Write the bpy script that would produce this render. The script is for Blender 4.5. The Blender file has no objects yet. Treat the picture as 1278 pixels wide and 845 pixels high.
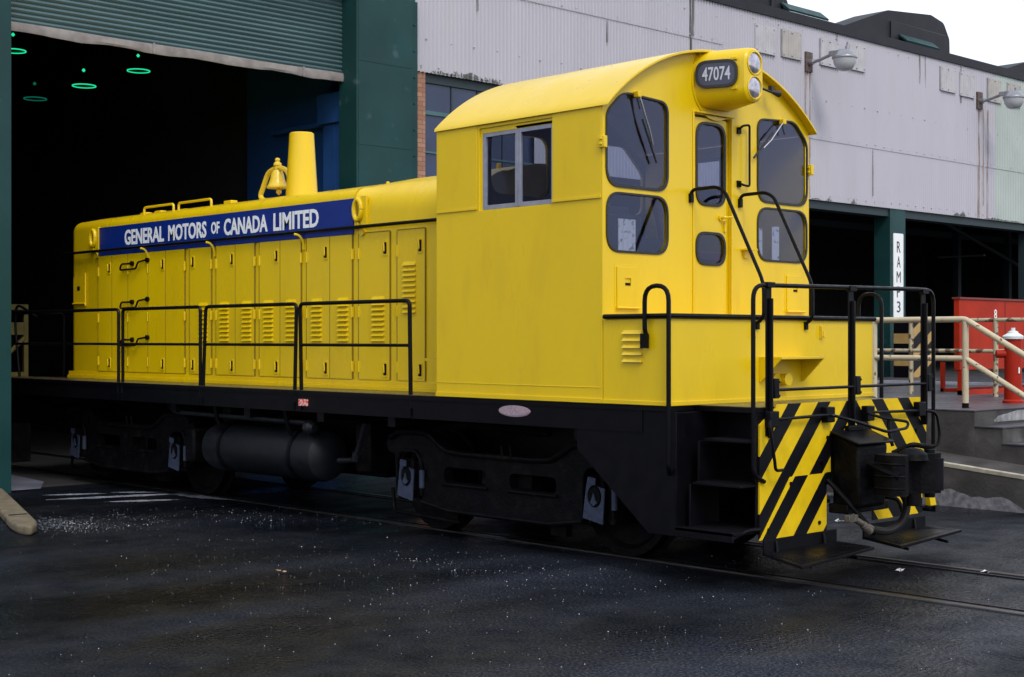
import bpy, bmesh, math, random
from mathutils import Vector, Matrix
from mathutils.geometry import tessellate_polygon
random.seed(7)
PI = math.pi
C = bpy.context.scene.collection
sc = bpy.context.scene

# ------------------------------------------------------------------ camera
YAW = 43.5
cam_d = bpy.data.cameras.new('camera'); cam = bpy.data.objects.new('camera', cam_d); C.objects.link(cam)
cam.location = (8.39, -10.54, 1.97)
cam_d.sensor_width = 36.0; cam_d.lens = 1807 / 1278 * 36
cam_d.shift_y = (424 - 422.5) / 1278
cam.rotation_euler = (PI / 2, 0, math.radians(90 - YAW))
cam_d.clip_end = 1500
sc.camera = cam

# ------------------------------------------------------------------ sky, sun, exposure
SUN_EL, SUN_AZ = math.radians(48), math.radians(-24)      # azimuth measured from +X
w = bpy.data.worlds.new('World'); sc.world = w; w.use_nodes = True
nt = w.node_tree; nt.nodes.clear()
sky = nt.nodes.new('ShaderNodeTexSky'); sky.sky_type = 'NISHITA'; sky.sun_disc = False
sky.sun_elevation = SUN_EL; sky.sun_rotation = PI / 2 - SUN_AZ
sky.dust_density = 3.0; sky.air_density = 1.2
hs = nt.nodes.new('ShaderNodeHueSaturation'); hs.inputs['Saturation'].default_value = 0.58
bg = nt.nodes.new('ShaderNodeBackground'); bg.inputs['Strength'].default_value = 0.15
wo = nt.nodes.new('ShaderNodeOutputWorld')
# thin overcast: broken white cloud over the sky colour
wtc = nt.nodes.new('ShaderNodeTexCoord'); wn = nt.nodes.new('ShaderNodeTexNoise'); wn.inputs['Scale'].default_value = 1.6; wn.inputs['Detail'].default_value = 6
wr = nt.nodes.new('ShaderNodeMapRange'); wr.inputs[1].default_value = 0.36; wr.inputs[2].default_value = 0.60; wr.inputs[3].default_value = 0.35; wr.inputs[4].default_value = 0.92
wm = nt.nodes.new('ShaderNodeMix'); wm.data_type = 'RGBA'; wm.inputs[7].default_value = (5.9, 6.3, 7.0, 1)
nt.links.new(wtc.outputs['Generated'], wn.inputs['Vector']); nt.links.new(wn.outputs['Fac'], wr.inputs[0]); nt.links.new(wr.outputs[0], wm.inputs[0])
nt.links.new(sky.outputs[0], hs.inputs['Color']); nt.links.new(hs.outputs[0], wm.inputs[6]); nt.links.new(wm.outputs[2], bg.inputs[0]); nt.links.new(bg.outputs[0], wo.inputs[0])
sd = bpy.data.lights.new('sun', 'SUN'); sd.energy = 1.0; sd.angle = math.radians(18); sd.color = (1.0, 0.97, 0.92)
sun = bpy.data.objects.new('sun', sd); C.objects.link(sun)
sdir = Vector((math.cos(SUN_EL) * math.cos(SUN_AZ), math.cos(SUN_EL) * math.sin(SUN_AZ), math.sin(SUN_EL)))
sun.rotation_euler = sdir.to_track_quat('Z', 'Y').to_euler()
sc.view_settings.view_transform = 'Standard'; sc.view_settings.look = 'None'
sc.view_settings.exposure = 0.54; sc.view_settings.gamma = 1.0
sc.view_settings.use_curve_mapping = False
sc.render.engine = 'CYCLES'
sc.cycles.max_bounces = 8; sc.cycles.transparent_max_bounces = 16; sc.cycles.sample_clamp_indirect = 6

# ------------------------------------------------------------------ materials
def mat(name, col, rough=0.5, metal=0.0, spec=0.5, var=0.0, vscale=3.0, rvar=0.0, bump=0.0, bscale=40.0,
        col2=None, c2scale=1.5, c2lo=0.5, c2hi=0.7, emit=None, estr=0.0, coat=0.0, stretch=None):
    m = bpy.data.materials.new(name); m.use_nodes = True
    nt = m.node_tree; b = nt.nodes['Principled BSDF']; L = nt.links
    b.inputs['Base Color'].default_value = (*col, 1)
    b.inputs['Roughness'].default_value = rough; b.inputs['Metallic'].default_value = metal
    b.inputs['Specular IOR Level'].default_value = spec
    if coat: b.inputs['Coat Weight'].default_value = coat; b.inputs['Coat Roughness'].default_value = 0.15
    tc = nt.nodes.new('ShaderNodeTexCoord'); vec = tc.outputs['Object']
    if stretch:
        mp = nt.nodes.new('ShaderNodeMapping'); mp.inputs['Scale'].default_value = stretch
        L.new(vec, mp.inputs[0]); vec = mp.outputs[0]
    def noise(s, d=5):
        n = nt.nodes.new('ShaderNodeTexNoise'); n.inputs['Scale'].default_value = s; n.inputs['Detail'].default_value = d
        L.new(vec, n.inputs['Vector']); return n.outputs['Fac']
    def rng(src, a, b2, lo, hi):
        r = nt.nodes.new('ShaderNodeMapRange'); r.inputs[1].default_value = a; r.inputs[2].default_value = b2
        r.inputs[3].default_value = lo; r.inputs[4].default_value = hi; L.new(src, r.inputs[0]); return r.outputs[0]
    cur = None
    if col2 is not None:
        mx = nt.nodes.new('ShaderNodeMix'); mx.data_type = 'RGBA'
        mx.inputs[6].default_value = (*col, 1); mx.inputs[7].default_value = (*col2, 1)
        L.new(rng(noise(c2scale, 8), c2lo, c2hi, 0, 1), mx.inputs[0]); cur = mx.outputs[2]
    if var:
        h = nt.nodes.new('ShaderNodeHueSaturation'); h.inputs['Color'].default_value = (*col, 1)
        if cur: L.new(cur, h.inputs['Color'])
        L.new(rng(noise(vscale), 0.3, 0.7, 1 - var, 1 + var), h.inputs['Value']); cur = h.outputs[0]
    if cur: L.new(cur, b.inputs['Base Color'])
    if rvar: L.new(rng(noise(vscale * 1.7), 0.3, 0.7, max(rough - rvar, 0.02), min(rough + rvar, 1)), b.inputs['Roughness'])
    if bump:
        bp = nt.nodes.new('ShaderNodeBump'); bp.inputs['Strength'].default_value = bump; bp.inputs['Distance'].default_value = 0.01
        L.new(noise(bscale, 6), bp.inputs['Height']); L.new(bp.outputs[0], b.inputs['Normal'])
    if emit: b.inputs['Emission Color'].default_value = (*emit, 1); b.inputs['Emission Strength'].default_value = estr
    return m

M = {}
M['yellow'] = mat('yellow_enamel', (0.70, 0.478, 0.002), 0.31, spec=.42, var=0.03, vscale=1.2, rvar=0.06, bump=0.10, bscale=2.2, coat=0.08, col2=(0.60, 0.39, 0.010), c2scale=3.0, c2lo=0.55, c2hi=0.95, stretch=(1.6, 1.6, 0.45))
M['black'] = mat('black_enamel', (0.003, 0.003, 0.0045), 0.38, spec=0.12, var=0.3, vscale=6, rvar=0.1)
M['seam_shade'] = mat('shut_line_shade', (0.20, 0.13, 0.004), 0.7)  # shade of the gaps between hood doors, painted as dark strips
M['grime'] = mat('grimy_black', (0.002, 0.002, 0.003), 0.55, spec=0.10, var=0.5, vscale=8, rvar=0.15, bump=0.5, bscale=35, col2=(0.007, 0.006, 0.006), c2scale=9)
M['steel'] = mat('oily_steel', (0.012, 0.012, 0.016), 0.35, metal=0.5, spec=0.3, var=0.3, rvar=0.1)
M['blue'] = mat('blue_enamel', (0.003, 0.022, 0.19), 0.38, spec=0.35, var=0.1, vscale=3, rvar=0.06, bump=0.04, bscale=14)
M['white'] = mat('white_lettering', (0.80, 0.82, 0.82), 0.4, var=0.03)
M['rubber'] = mat('black_rubber', (0.012, 0.012, 0.014), 0.5)
M['alu'] = mat('bare_aluminium', (0.26, 0.27, 0.33), 0.45, metal=0.3, var=0.12, vscale=15, rvar=0.1)
M['plate'] = mat('grey_blue_plate', (0.038, 0.048, 0.082), 0.5, spec=.25, var=0.25, vscale=30)
M['dark_in'] = mat('dark_cab_lining', (0.035, 0.037, 0.045), 0.6)
M['seat'] = mat('dull_red_vinyl', (0.20, 0.06, 0.05), 0.5)
M['paper'] = mat('printed_paper', (0.85, 0.85, 0.83), 0.8, col2=(0.30, 0.30, 0.31), c2scale=20, c2lo=0.56, c2hi=0.62)
M['chrome'] = mat('bright_metal', (0.75, 0.76, 0.8), 0.18, metal=1.0)
M['deckmetal'] = mat('wet_deck_plate', (0.10, 0.085, 0.05), 0.30, metal=0.2, var=0.4, vscale=12, rvar=0.12, bump=0.3, bscale=60)
M['brass'] = mat('yellow_bell', (0.68, 0.48, 0.03), 0.3)
M['redtag'] = mat('red_tag', (0.75, 0.08, 0.06), 0.5, col2=(0.75, 0.6, 0.55), c2scale=40, c2lo=0.5, c2hi=0.55)
M['plaque'] = mat('cast_plaque', (0.33, 0.24, 0.28), 0.5, var=0.3, vscale=60)
# building
M['siding'] = mat('grey_corrugated_siding', (0.45, 0.44, 0.49), 0.6, spec=0.3, var=0.05, vscale=1.2, col2=(0.39, 0.375, 0.40), c2scale=1.2, c2lo=0.55, c2hi=0.85, stretch=(1, 1, 0.25))
M['siding_green'] = mat('pale_green_siding', (0.41, 0.46, 0.44), 0.6, spec=0.3, var=0.06, vscale=1.2)
M['patch'] = mat('patched_sheet', (0.40, 0.39, 0.41), 0.6, var=0.1, vscale=4)
M['patch2'] = mat('tan_patched_sheet', (0.35, 0.33, 0.31), 0.6, var=0.1, vscale=4)
M['parapet'] = mat('dark_flashing', (0.016, 0.016, 0.022), 0.6, spec=.25, var=0.2)
M['rust'] = mat('rust_stain', (0.30, 0.18, 0.12), 0.8, var=0.3, vscale=9)
M['algae'] = mat('green_grime', (0.10, 0.12, 0.10), 0.9, var=0.3, vscale=12)
M['teal'] = mat('dark_green_steel', (0.008, 0.042, 0.043), 0.5, spec=0.25, var=0.16, vscale=1.3, rvar=0.1, bump=0.12, bscale=6, col2=(0.05, 0.09, 0.11), c2scale=4, c2lo=0.64, c2hi=0.8)
M['teal_light'] = mat('green_window_steel', (0.045, 0.12, 0.13), 0.5, var=0.1)
M['teal_dark'] = mat('unlit_green_steel', (0.012, 0.028, 0.034), 0.6)
M['shutter'] = mat('grey_green_shutter', (0.055, 0.105, 0.115), 0.42, var=0.15, vscale=1.5, stretch=(1, 0.4, 3))
M['bar'] = mat('dusty_bottom_bar', (0.22, 0.20, 0.19), 0.7, var=0.25, vscale=6)
M['pane'] = mat('blue_factory_glass', (0.018, 0.030, 0.075), 0.25, var=0.25, vscale=2)
M['bluewall'] = mat('blue_wall_paint', (0.02, 0.08, 0.27), 0.4, var=0.12, vscale=2)
M['dark'] = mat('dark_interior_wall', (0.012, 0.012, 0.014), 0.9, var=0.3)  # darkness of the shop interior put into a near-black wall colour
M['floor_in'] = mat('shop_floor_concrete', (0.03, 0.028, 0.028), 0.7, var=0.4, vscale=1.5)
M['concrete'] = mat('weathered_concrete', (0.060, 0.056, 0.055), 0.75, spec=.2, var=0.3, vscale=3, bump=0.5, bscale=25, col2=(0.12, 0.115, 0.115), c2scale=2.3, c2lo=0.55, c2hi=0.75)
M['conc_top'] = mat('wet_concrete_top', (0.055, 0.053, 0.062), 0.4, spec=.35, var=0.35, vscale=2, rvar=0.15)
M['conc_edge'] = mat('worn_pale_edge', (0.34, 0.31, 0.25), 0.8, var=0.25, vscale=9)
M['cream'] = mat('cream_pipe_paint', (0.50, 0.42, 0.29), 0.45, var=0.08, vscale=8, col2=(0.10, 0.06, 0.03), c2scale=14, c2lo=0.66, c2hi=0.70)
M['cream_worn'] = mat('rusty_cream_pipe_paint', (0.40, 0.34, 0.22), 0.5, var=0.08, vscale=8, col2=(0.09, 0.05, 0.03), c2scale=11, c2lo=0.52, c2hi=0.58)
M['red'] = mat('orange_red_paint', (0.36, 0.022, 0.006), 0.5, spec=.15, var=0.12, vscale=2.5)
M['red2'] = mat('hydrant_red', (0.31, 0.016, 0.006), 0.5, spec=.15, var=0.08, vscale=6)
M['tan'] = mat('tan_concrete', (0.15, 0.125, 0.085), 0.8, spec=.2, var=0.25, vscale=8, bump=0.3, bscale=30)
M['lamp_glass'] = mat('frosted_lamp_glass', (0.45, 0.46, 0.47), 0.25)
M['lamp_metal'] = mat('lamp_housing', (0.30, 0.30, 0.32), 0.35, metal=0.7, var=0.1, vscale=12)
M['greenlit'] = mat('lit_green_ring', (0.02, 0.3, 0.15), 0.5, emit=(0.02, 0.95, 0.42), estr=0.6)
M['greenlit2'] = mat('far_lit_green_ring', (0.02, 0.2, 0.12), 0.5, emit=(0.02, 0.7, 0.45), estr=0.10)
M['salt'] = mat('white_grit', (0.30, 0.32, 0.36), 0.6, col2=(0.75, 0.78, 0.82), c2scale=3, c2lo=0.5, c2hi=0.65)
M['sheet_y'] = mat('faded_yellow_paint', (0.20, 0.15, 0.03), 0.6, var=0.2)

def glass(name, tint, refl):
    m = bpy.data.materials.new(name); m.use_nodes = True; nt = m.node_tree; nt.nodes.clear(); L = nt.links
    tr = nt.nodes.new('ShaderNodeBsdfTransparent'); tr.inputs[0].default_value = (*tint, 1)
    gl = nt.nodes.new('ShaderNodeBsdfGlossy'); gl.inputs['Roughness'].default_value = 0.02; gl.inputs[0].default_value = (0.50, 0.56, 0.85, 1)
    lw = nt.nodes.new('ShaderNodeLayerWeight'); fr = nt.nodes.new('ShaderNodeMath'); fr.operation = 'POWER'; fr.inputs[1].default_value = 4.0; L.new(lw.outputs['Facing'], fr.inputs[0])
    ad = nt.nodes.new('ShaderNodeMath'); ad.operation = 'MULTIPLY_ADD'; ad.inputs[1].default_value = 1.0; ad.inputs[2].default_value = refl
    mx = nt.nodes.new('ShaderNodeMixShader'); o = nt.nodes.new('ShaderNodeOutputMaterial')
    L.new(fr.outputs[0], ad.inputs[0]); L.new(ad.outputs[0], mx.inputs[0]); L.new(tr.outputs[0], mx.inputs[1]); L.new(gl.outputs[0], mx.inputs[2]); L.new(mx.outputs[0], o.inputs[0])
    return m
M['glass'] = glass('cab_window_glass', (0.72, 0.74, 0.80), 0.05)
M['glass_side'] = glass('side_window_glass', (0.78, 0.80, 0.84), 0.02)

def stripes(name, per, duty, slope, phase, yc=0.09, yel=(0.70, 0.47, 0.008, 1)):
    """black and yellow chevron paint"""
    m = bpy.data.materials.new(name); m.use_nodes = True; nt = m.node_tree; L = nt.links; b = nt.nodes['Principled BSDF']
    tc = nt.nodes.new('ShaderNodeTexCoord'); sx = nt.nodes.new('ShaderNodeSeparateXYZ'); L.new(tc.outputs['Object'], sx.inputs[0])
    def mth(op, a, b2=None, c=None):
        n = nt.nodes.new('ShaderNodeMath'); n.operation = op
        for i, v in enumerate((a, b2, c)):
            if v is None: continue
            if isinstance(v, (int, float)): n.inputs[i].default_value = v
            else: L.new(v, n.inputs[i])
        return n.outputs[0]
    a = mth('ABSOLUTE', mth('SUBTRACT', sx.outputs[1], yc))
    s = mth('MULTIPLY_ADD', a, slope, sx.outputs[2])
    fr = mth('FRACT', mth('DIVIDE', mth('SUBTRACT', s, phase), per))
    f = mth('LESS_THAN', fr, duty)
    mx = nt.nodes.new('ShaderNodeMix'); mx.data_type = 'RGBA'; mx.inputs[6].default_value = (0.004, 0.004, 0.006, 1); mx.inputs[7].default_value = yel
    L.new(f, mx.inputs[0])
    nz = nt.nodes.new('ShaderNodeTexNoise'); nz.inputs['Scale'].default_value = 7; nz.inputs['Detail'].default_value = 8; L.new(tc.outputs['Object'], nz.inputs['Vector'])
    mr = nt.nodes.new('ShaderNodeMapRange'); mr.inputs[1].default_value = 0.3; mr.inputs[2].default_value = 0.75; mr.inputs[3].default_value = 1.05; mr.inputs[4].default_value = 0.8
    L.new(nz.outputs['Fac'], mr.inputs[0])
    h = nt.nodes.new('ShaderNodeHueSaturation'); L.new(mx.outputs[2], h.inputs['Color']); L.new(mr.outputs[0], h.inputs['Value'])
    L.new(h.outputs[0], b.inputs['Base Color']); b.inputs['Roughness'].default_value = 0.42; b.inputs['Specular IOR Level'].default_value = 0.14
    return m
M['chevron'] = stripes('chevron_paint', 0.458, 0.56, 1.09, 1.53)
M['chevron_low'] = stripes('lower_chevron_paint', 0.458, 0.56, 1.09, 1.30)
M['barrier'] = stripes('barrier_stripes', 0.50, 0.45, 0.6, 0.1, 40, (0.42, 0.27, 0.10, 1))

def brickmat():
    m = bpy.data.materials.new('brown_brick'); m.use_nodes = True; nt = m.node_tree; L = nt.links; b = nt.nodes['Principled BSDF']
    tc = nt.nodes.new('ShaderNodeTexCoord'); mp = nt.nodes.new('ShaderNodeMapping'); mp.inputs['Rotation'].default_value = (PI / 2, 0, PI / 2)
    sp = nt.nodes.new('ShaderNodeSeparateXYZ'); cb = nt.nodes.new('ShaderNodeCombineXYZ'); L.new(tc.outputs['Object'], sp.inputs[0]); L.new(sp.outputs[1], cb.inputs[0]); L.new(sp.outputs[2], cb.inputs[1])
    br = nt.nodes.new('ShaderNodeTexBrick'); br.inputs['Scale'].default_value = 1.0
    br.inputs['Brick Width'].default_value = 0.21; br.inputs['Row Height'].default_value = 0.075; br.inputs['Mortar Size'].default_value = 0.006
    br.inputs['Color1'].default_value = (0.30, 0.13, 0.075, 1); br.inputs['Color2'].default_value = (0.40, 0.21, 0.13, 1); br.inputs['Mortar'].default_value = (0.12, 0.10, 0.09, 1)
    L.new(cb.outputs[0], br.inputs['Vector']); L.new(br.outputs[0], b.inputs['Base Color']); b.inputs['Roughness'].default_value = 0.85
    return m
M['brick'] = brickmat()

def asphalt():
    m = bpy.data.materials.new('wet_asphalt'); m.use_nodes = True; nt = m.node_tree; L = nt.links; b = nt.nodes['Principled BSDF']
    tc = nt.nodes.new('ShaderNodeTexCoord')
    mp = nt.nodes.new('ShaderNodeMapping'); mp.inputs['Scale'].default_value = (1.0, 0.45, 1); mp.inputs['Rotation'].default_value = (0, 0, math.radians(20)); L.new(tc.outputs['Object'], mp.inputs[0])
    def nz(s, d=6, v=None):
        n = nt.nodes.new('ShaderNodeTexNoise'); n.inputs['Scale'].default_value = s; n.inputs['Detail'].default_value = d; L.new(v or tc.outputs['Object'], n.inputs['Vector']); return n.outputs['Fac']
    def cr(src, stops):
        r = nt.nodes.new('ShaderNodeValToRGB'); L.new(src, r.inputs[0]); e = r.color_ramp.elements
        while len(e) < len(stops): e.new(0.5)
        for i, (p, c) in enumerate(stops): e[i].position = p; e[i].color = (*c, 1)
        return r.outputs[0]
    big = nz(0.45, 7, mp.outputs[0])
    base = cr(big, [(0.38, (0.002, 0.0025, 0.004)), (0.52, (0.0055, 0.007, 0.010)), (0.68, (0.014, 0.017, 0.025))])
    fine = nz(55, 3)
    fi = cr(fine, [(0.32, (0.25,) * 3), (0.5, (0.9,) * 3), (0.68, (3.6, 3.6, 3.9))])
    mx = nt.nodes.new('ShaderNodeMix'); mx.data_type = 'RGBA'; mx.blend_type = 'MULTIPLY'; mx.inputs[0].default_value = 1
    L.new(base, mx.inputs[6]); L.new(fi, mx.inputs[7]); L.new(mx.outputs[2], b.inputs['Base Color'])
    sp = nt.nodes.new('ShaderNodeMapRange'); sp.inputs[1].default_value = 0.38; sp.inputs[2].default_value = 0.66; sp.inputs[3].default_value = 0.03; sp.inputs[4].default_value = 0.27
    mixn = nt.nodes.new('ShaderNodeMath'); mixn.operation = 'ADD'; L.new(nz(70, 4), mixn.inputs[0]); L.new(nz(3.2, 8), mixn.inputs[1])
    hf = nt.nodes.new('ShaderNodeMath'); hf.operation = 'MULTIPLY'; hf.inputs[1].default_value = 0.5; L.new(mixn.outputs[0], hf.inputs[0])
    L.new(hf.outputs[0], sp.inputs[0]); L.new(sp.outputs[0], b.inputs['Specular IOR Level'])
    wet = nz(0.8, 5, mp.outputs[0])
    r2 = nt.nodes.new('ShaderNodeMapRange'); r2.inputs[1].default_value = 0.40; r2.inputs[2].default_value = 0.62; r2.inputs[3].default_value = 0.20; r2.inputs[4].default_value = 0.72
    L.new(wet, r2.inputs[0]); L.new(r2.outputs[0], b.inputs['Roughness'])
    bp = nt.nodes.new('ShaderNodeBump'); bp.inputs['Strength'].default_value = 1.0; bp.inputs['Distance'].default_value = 0.02
    L.new(nz(24, 9), bp.inputs['Height']); L.new(bp.outputs[0], b.inputs['Normal'])
    return m
M['asphalt'] = asphalt()

# ------------------------------------------------------------------ mesh builder
def roundpoly(pts, r, n=5):
    """fillet every corner of a closed 2D polygon; r may be a list"""
    out = []; N = len(pts)
    for i in range(N):
        p = Vector(pts[i]); a = Vector(pts[i - 1]) - p; b = Vector(pts[(i + 1) % N]) - p
        rr = r[i] if isinstance(r, (list, tuple)) else r
        if rr <= 0: out.append(tuple(p)); continue
        ang = a.angle(b); t = min(rr / math.tan(ang / 2), a.length * 0.49, b.length * 0.49)
        p0 = p + a.normalized() * t; p1 = p + b.normalized() * t
        for k in range(n + 1):
            s = k / n; q = p0 * (1 - s) ** 2 + p * 2 * s * (1 - s) + p1 * s * s
            q = q * 0.75 + (p0.lerp(p1, s)) * 0.0 + q * 0.25
            out.append(tuple(q))
    return out
def rect(a0, b0, a1, b1): return [(a0, b0), (a1, b0), (a1, b1), (a0, b1)]
def circ(ca, cb, r, n=24, rb=None): return [(ca + r * math.cos(2 * PI * i / n), cb + (rb or r) * math.sin(2 * PI * i / n)) for i in range(n)]
def onX(x, s=1): return lambda a, b, c: (x + s * c, a, b)     # plate facing +X (s=1): a=Y, b=Z
def onY(y, s=-1): return lambda a, b, c: (a, y + s * c, b)    # plate facing -Y: a=X, b=Z
def onZ(z, s=1): return lambda a, b, c: (a, b, z + s * c)

class MB:
    def __init__(s): s.v = []; s.f = []
    def add(s, vs, fs):
        o = len(s.v); s.v += [tuple(v) for v in vs]; s.f += [tuple(i + o for i in f) for f in fs]; return s
    def box(s, x0, y0, z0, x1, y1, z1):
        return s.add([(x0, y0, z0), (x1, y0, z0), (x1, y1, z0), (x0, y1, z0), (x0, y0, z1), (x1, y0, z1), (x1, y1, z1), (x0, y1, z1)],
                     [(0, 3, 2, 1), (4, 5, 6, 7), (0, 1, 5, 4), (1, 2, 6, 5), (2, 3, 7, 6), (3, 0, 4, 7)])
    def hexa(s, P):
        return s.add(P, [(0, 3, 2, 1), (4, 5, 6, 7), (0, 1, 5, 4), (1, 2, 6, 5), (2, 3, 7, 6), (3, 0, 4, 7)])
    def plate(s, loops, mp, t, c0=0.0):
        """loops[0] outer, others holes; thickness from c0 to c0+t along mp's third axis"""
        tris = tessellate_polygon([[Vector((a, b, 0)) for a, b in l] for l in loops])
        flat = [p for l in loops for p in l]; n = len(flat)
        vs = [mp(a, b, c0 + t) for a, b in flat] + [mp(a, b, c0) for a, b in flat]
        fs = [tuple(tr) for tr in tris] + [tuple(i + n for i in reversed(tr)) for tr in tris]
        o = 0
        for l in loops:
            k = len(l)
            for i in range(k):
                j = (i + 1) % k; fs.append((o + i, o + j, o + j + n, o + i + n))
            o += k
        return s.add(vs, fs)
    def rings(s, secs, cap0=True, cap1=True, closed=True):
        n = len(secs[0]); vs = [p for q in secs for p in q]; fs = []
        for i in range(len(secs) - 1):
            for j in range(n if closed else n - 1):
                k = (j + 1) % n; fs.append((i * n + j, i * n + k, (i + 1) * n + k, (i + 1) * n + j))
        if cap0: fs.append(tuple(reversed(range(n))))
        if cap1: fs.append(tuple((len(secs) - 1) * n + j for j in range(n)))
        return s.add(vs, fs)
    def cyl(s, p0, p1, r0, r1=None, n=16):
        p0, p1 = Vector(p0), Vector(p1); r1 = r0 if r1 is None else r1
        q = (p1 - p0).to_track_quat('Z', 'Y'); secs = []
        for p, r in ((p0, r0), (p1, r1)): secs.append([p + q @ Vector((r * math.cos(2 * PI * i / n), r * math.sin(2 * PI * i / n), 0)) for i in range(n)])
        return s.rings(secs)
    def lathe(s, p0, axis, prof, n=24, cap=True):
        q = Vector(axis).to_track_quat('Z', 'Y'); p0 = Vector(p0)
        return s.rings([[p0 + q @ Vector((r * math.cos(2 * PI * i / n), r * math.sin(2 * PI * i / n), h)) for i in range(n)] for h, r in prof], cap, cap)
    def tube(s, pts, r, fil=0.0, n=8, closed=False):
        P = [Vector(p) for p in pts]; path = []
        for i, p in enumerate(P):
            if fil and 0 < i < len(P) - 1:
                a = P[i - 1] - p; b = P[i + 1] - p
                if a.angle(b) > 3.05: path.append(p); continue
                t = min(fil, a.length * .49, b.length * .49); p0 = p + a.normalized() * t; p1 = p + b.normalized() * t
                for k in range(6):
                    u = k / 5; path.append(p0 * (1 - u) ** 2 + p * 2 * u * (1 - u) + p1 * u * u)
            else: path.append(p)
        secs = []; up = None
        for i, p in enumerate(path):
            d = (path[min(i + 1, len(path) - 1)] - path[max(i - 1, 0)]).normalized()
            if up is None: up = Vector((0, 0, 1)) if abs(d.z) < .9 else Vector((1, 0, 0))
            x = d.cross(up).normalized(); up = x.cross(d).normalized()
            secs.append([p + x * r * math.cos(2 * PI * k / n) + up * r * math.sin(2 * PI * k / n) for k in range(n)])
        return s.rings(secs)
    def merge(s, o): return s.add(o.v, o.f)

ORG = {}
def link(o, label=None, cat=None, group=None, kind=None):
    if label: o['label'] = label
    if cat: o['category'] = cat
    if group: o['group'] = group
    if kind: o['kind'] = kind
    return o
def thing(name, loc, label, cat, group=None):
    o = bpy.data.objects.new(name, None); C.objects.link(o); o.location = loc; o.empty_display_size = 0.3
    ORG[o] = Vector(loc); return link(o, label, cat, group)
def obj(name, mb, m, parent=None, org=None, bev=0.0, seg=2, smooth=True, label=None, cat=None, group=None, kind=None):
    o0 = ORG[parent] if parent is not None else Vector(org or (0, 0, 0))
    me = bpy.data.meshes.new(name); me.from_pydata([Vector(v) - o0 for v in mb.v], [], mb.f); me.update()
    bm = bmesh.new(); bm.from_mesh(me); bmesh.ops.recalc_face_normals(bm, faces=bm.faces); bm.to_mesh(me); bm.free()
    me.materials.append(m)
    if smooth:
        me.polygons.foreach_set('use_smooth', [True] * len(me.polygons)); me.set_sharp_from_angle(angle=math.radians(32))
    o = bpy.data.objects.new(name, me); C.objects.link(o); ORG[o] = o0
    if parent is not None: o.parent = parent
    else: o.location = o0
    if bev:
        b = o.modifiers.new('bevel', 'BEVEL'); b.width = bev; b.segments = seg; b.limit_method = 'ANGLE'; b.angle_limit = math.radians(40)
    return link(o, label, cat, group, kind)

def text(mb, s, height, width, mp, t=0.003, bold=0.02, x0=0.0, z0=0.0):
    """letters as thin solid shapes, scaled to height x width, placed with mp(a,b,c)"""
    cu = bpy.data.curves.new('t', 'FONT'); cu.body = s; cu.offset = bold; cu.extrude = 0.5; cu.resolution_u = 3
    to = bpy.data.objects.new('t', cu); C.objects.link(to); bpy.context.view_layer.update()
    dg = bpy.context.evaluated_depsgraph_get(); me = bpy.data.meshes.new_from_object(to.evaluated_get(dg))
    xs = [v.co.x for v in me.vertices]; ys = [v.co.y for v in me.vertices]
    ax, ay = min(xs), min(ys); W = max(xs) - ax; H = max(ys) - ay
    mb.add([mp(x0 + (v.co.x - ax) / W * width, z0 + (v.co.y - ay) / H * height, t * (0.5 + v.co.z)) for v in me.vertices],
           [tuple(p.vertices) for p in me.polygons])
    bpy.data.objects.remove(to); bpy.data.curves.remove(cu); bpy.data.meshes.remove(me)
    return mb

# ------------------------------------------------------------------ ground
gm = MB().add([(-60, -400, 0), (500, -400, 0), (500, 400, 0), (-60, 400, 0)], [(0, 1, 2, 3)])
obj('ground', gm, M['asphalt'], kind='structure', smooth=False)
pm = MB()  # pale streaks laid flat on the asphalt in front of the doorway
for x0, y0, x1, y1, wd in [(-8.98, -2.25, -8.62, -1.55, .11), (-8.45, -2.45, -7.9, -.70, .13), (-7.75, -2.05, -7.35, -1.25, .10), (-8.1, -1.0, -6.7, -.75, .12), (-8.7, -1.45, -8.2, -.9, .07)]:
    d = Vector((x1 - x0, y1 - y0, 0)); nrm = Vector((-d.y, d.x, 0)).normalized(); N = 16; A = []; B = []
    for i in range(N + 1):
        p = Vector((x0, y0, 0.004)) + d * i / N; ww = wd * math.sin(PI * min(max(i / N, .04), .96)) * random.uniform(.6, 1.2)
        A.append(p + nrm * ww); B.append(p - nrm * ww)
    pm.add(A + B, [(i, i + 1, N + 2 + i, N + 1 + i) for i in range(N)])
obj('pale_ground_streak', pm, mat('pale_streak', (0.27, 0.29, 0.34), 0.35, var=0.6, vscale=6), kind='structure', smooth=False)

# railway rails set in the asphalt
for sy, lb in ((-.76, 'steel rail set in the wet asphalt, nearer the camera'), (.80, 'steel rail set in the wet asphalt, farther from the camera, toward the dock')):
    t = thing('embedded_rail', (0, sy, 0), lb, 'rail', 'rails of the shop track')
    obj('rail_head', MB().box(-38, sy - .035, -.05, 60, sy + .035, .016), mat('rail_steel', (0.09, 0.085, 0.085), 0.28, metal=0.8, var=0.3, vscale=4), t, bev=.006)
    obj('flangeway', MB().box(-38, sy + (.045 if sy < 0 else -.115), -.04, 60, sy + (.115 if sy < 0 else -.045), .006), M['grime'], t)
    obj('guard_strip', MB().box(-38, sy + (.12 if sy < 0 else -.14), -.04, 60, sy + (.14 if sy < 0 else -.12), .012), M['steel'], t)

# ------------------------------------------------------------------ LOCOMOTIVE
L = thing('switcher_locomotive', (-5.2, 0, 0), 'bright yellow switcher locomotive with black underframe, coming cab first out of the shop door', 'locomotive')
XC, XR, XN = -2.165, -11.95, 0.74          # cab rear, frame rear, nose box front
HW = 1.52
def arc_z(y): return 4.60 - 2.197 + math.sqrt(max(2.197 ** 2 - y * y, 0))

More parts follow.
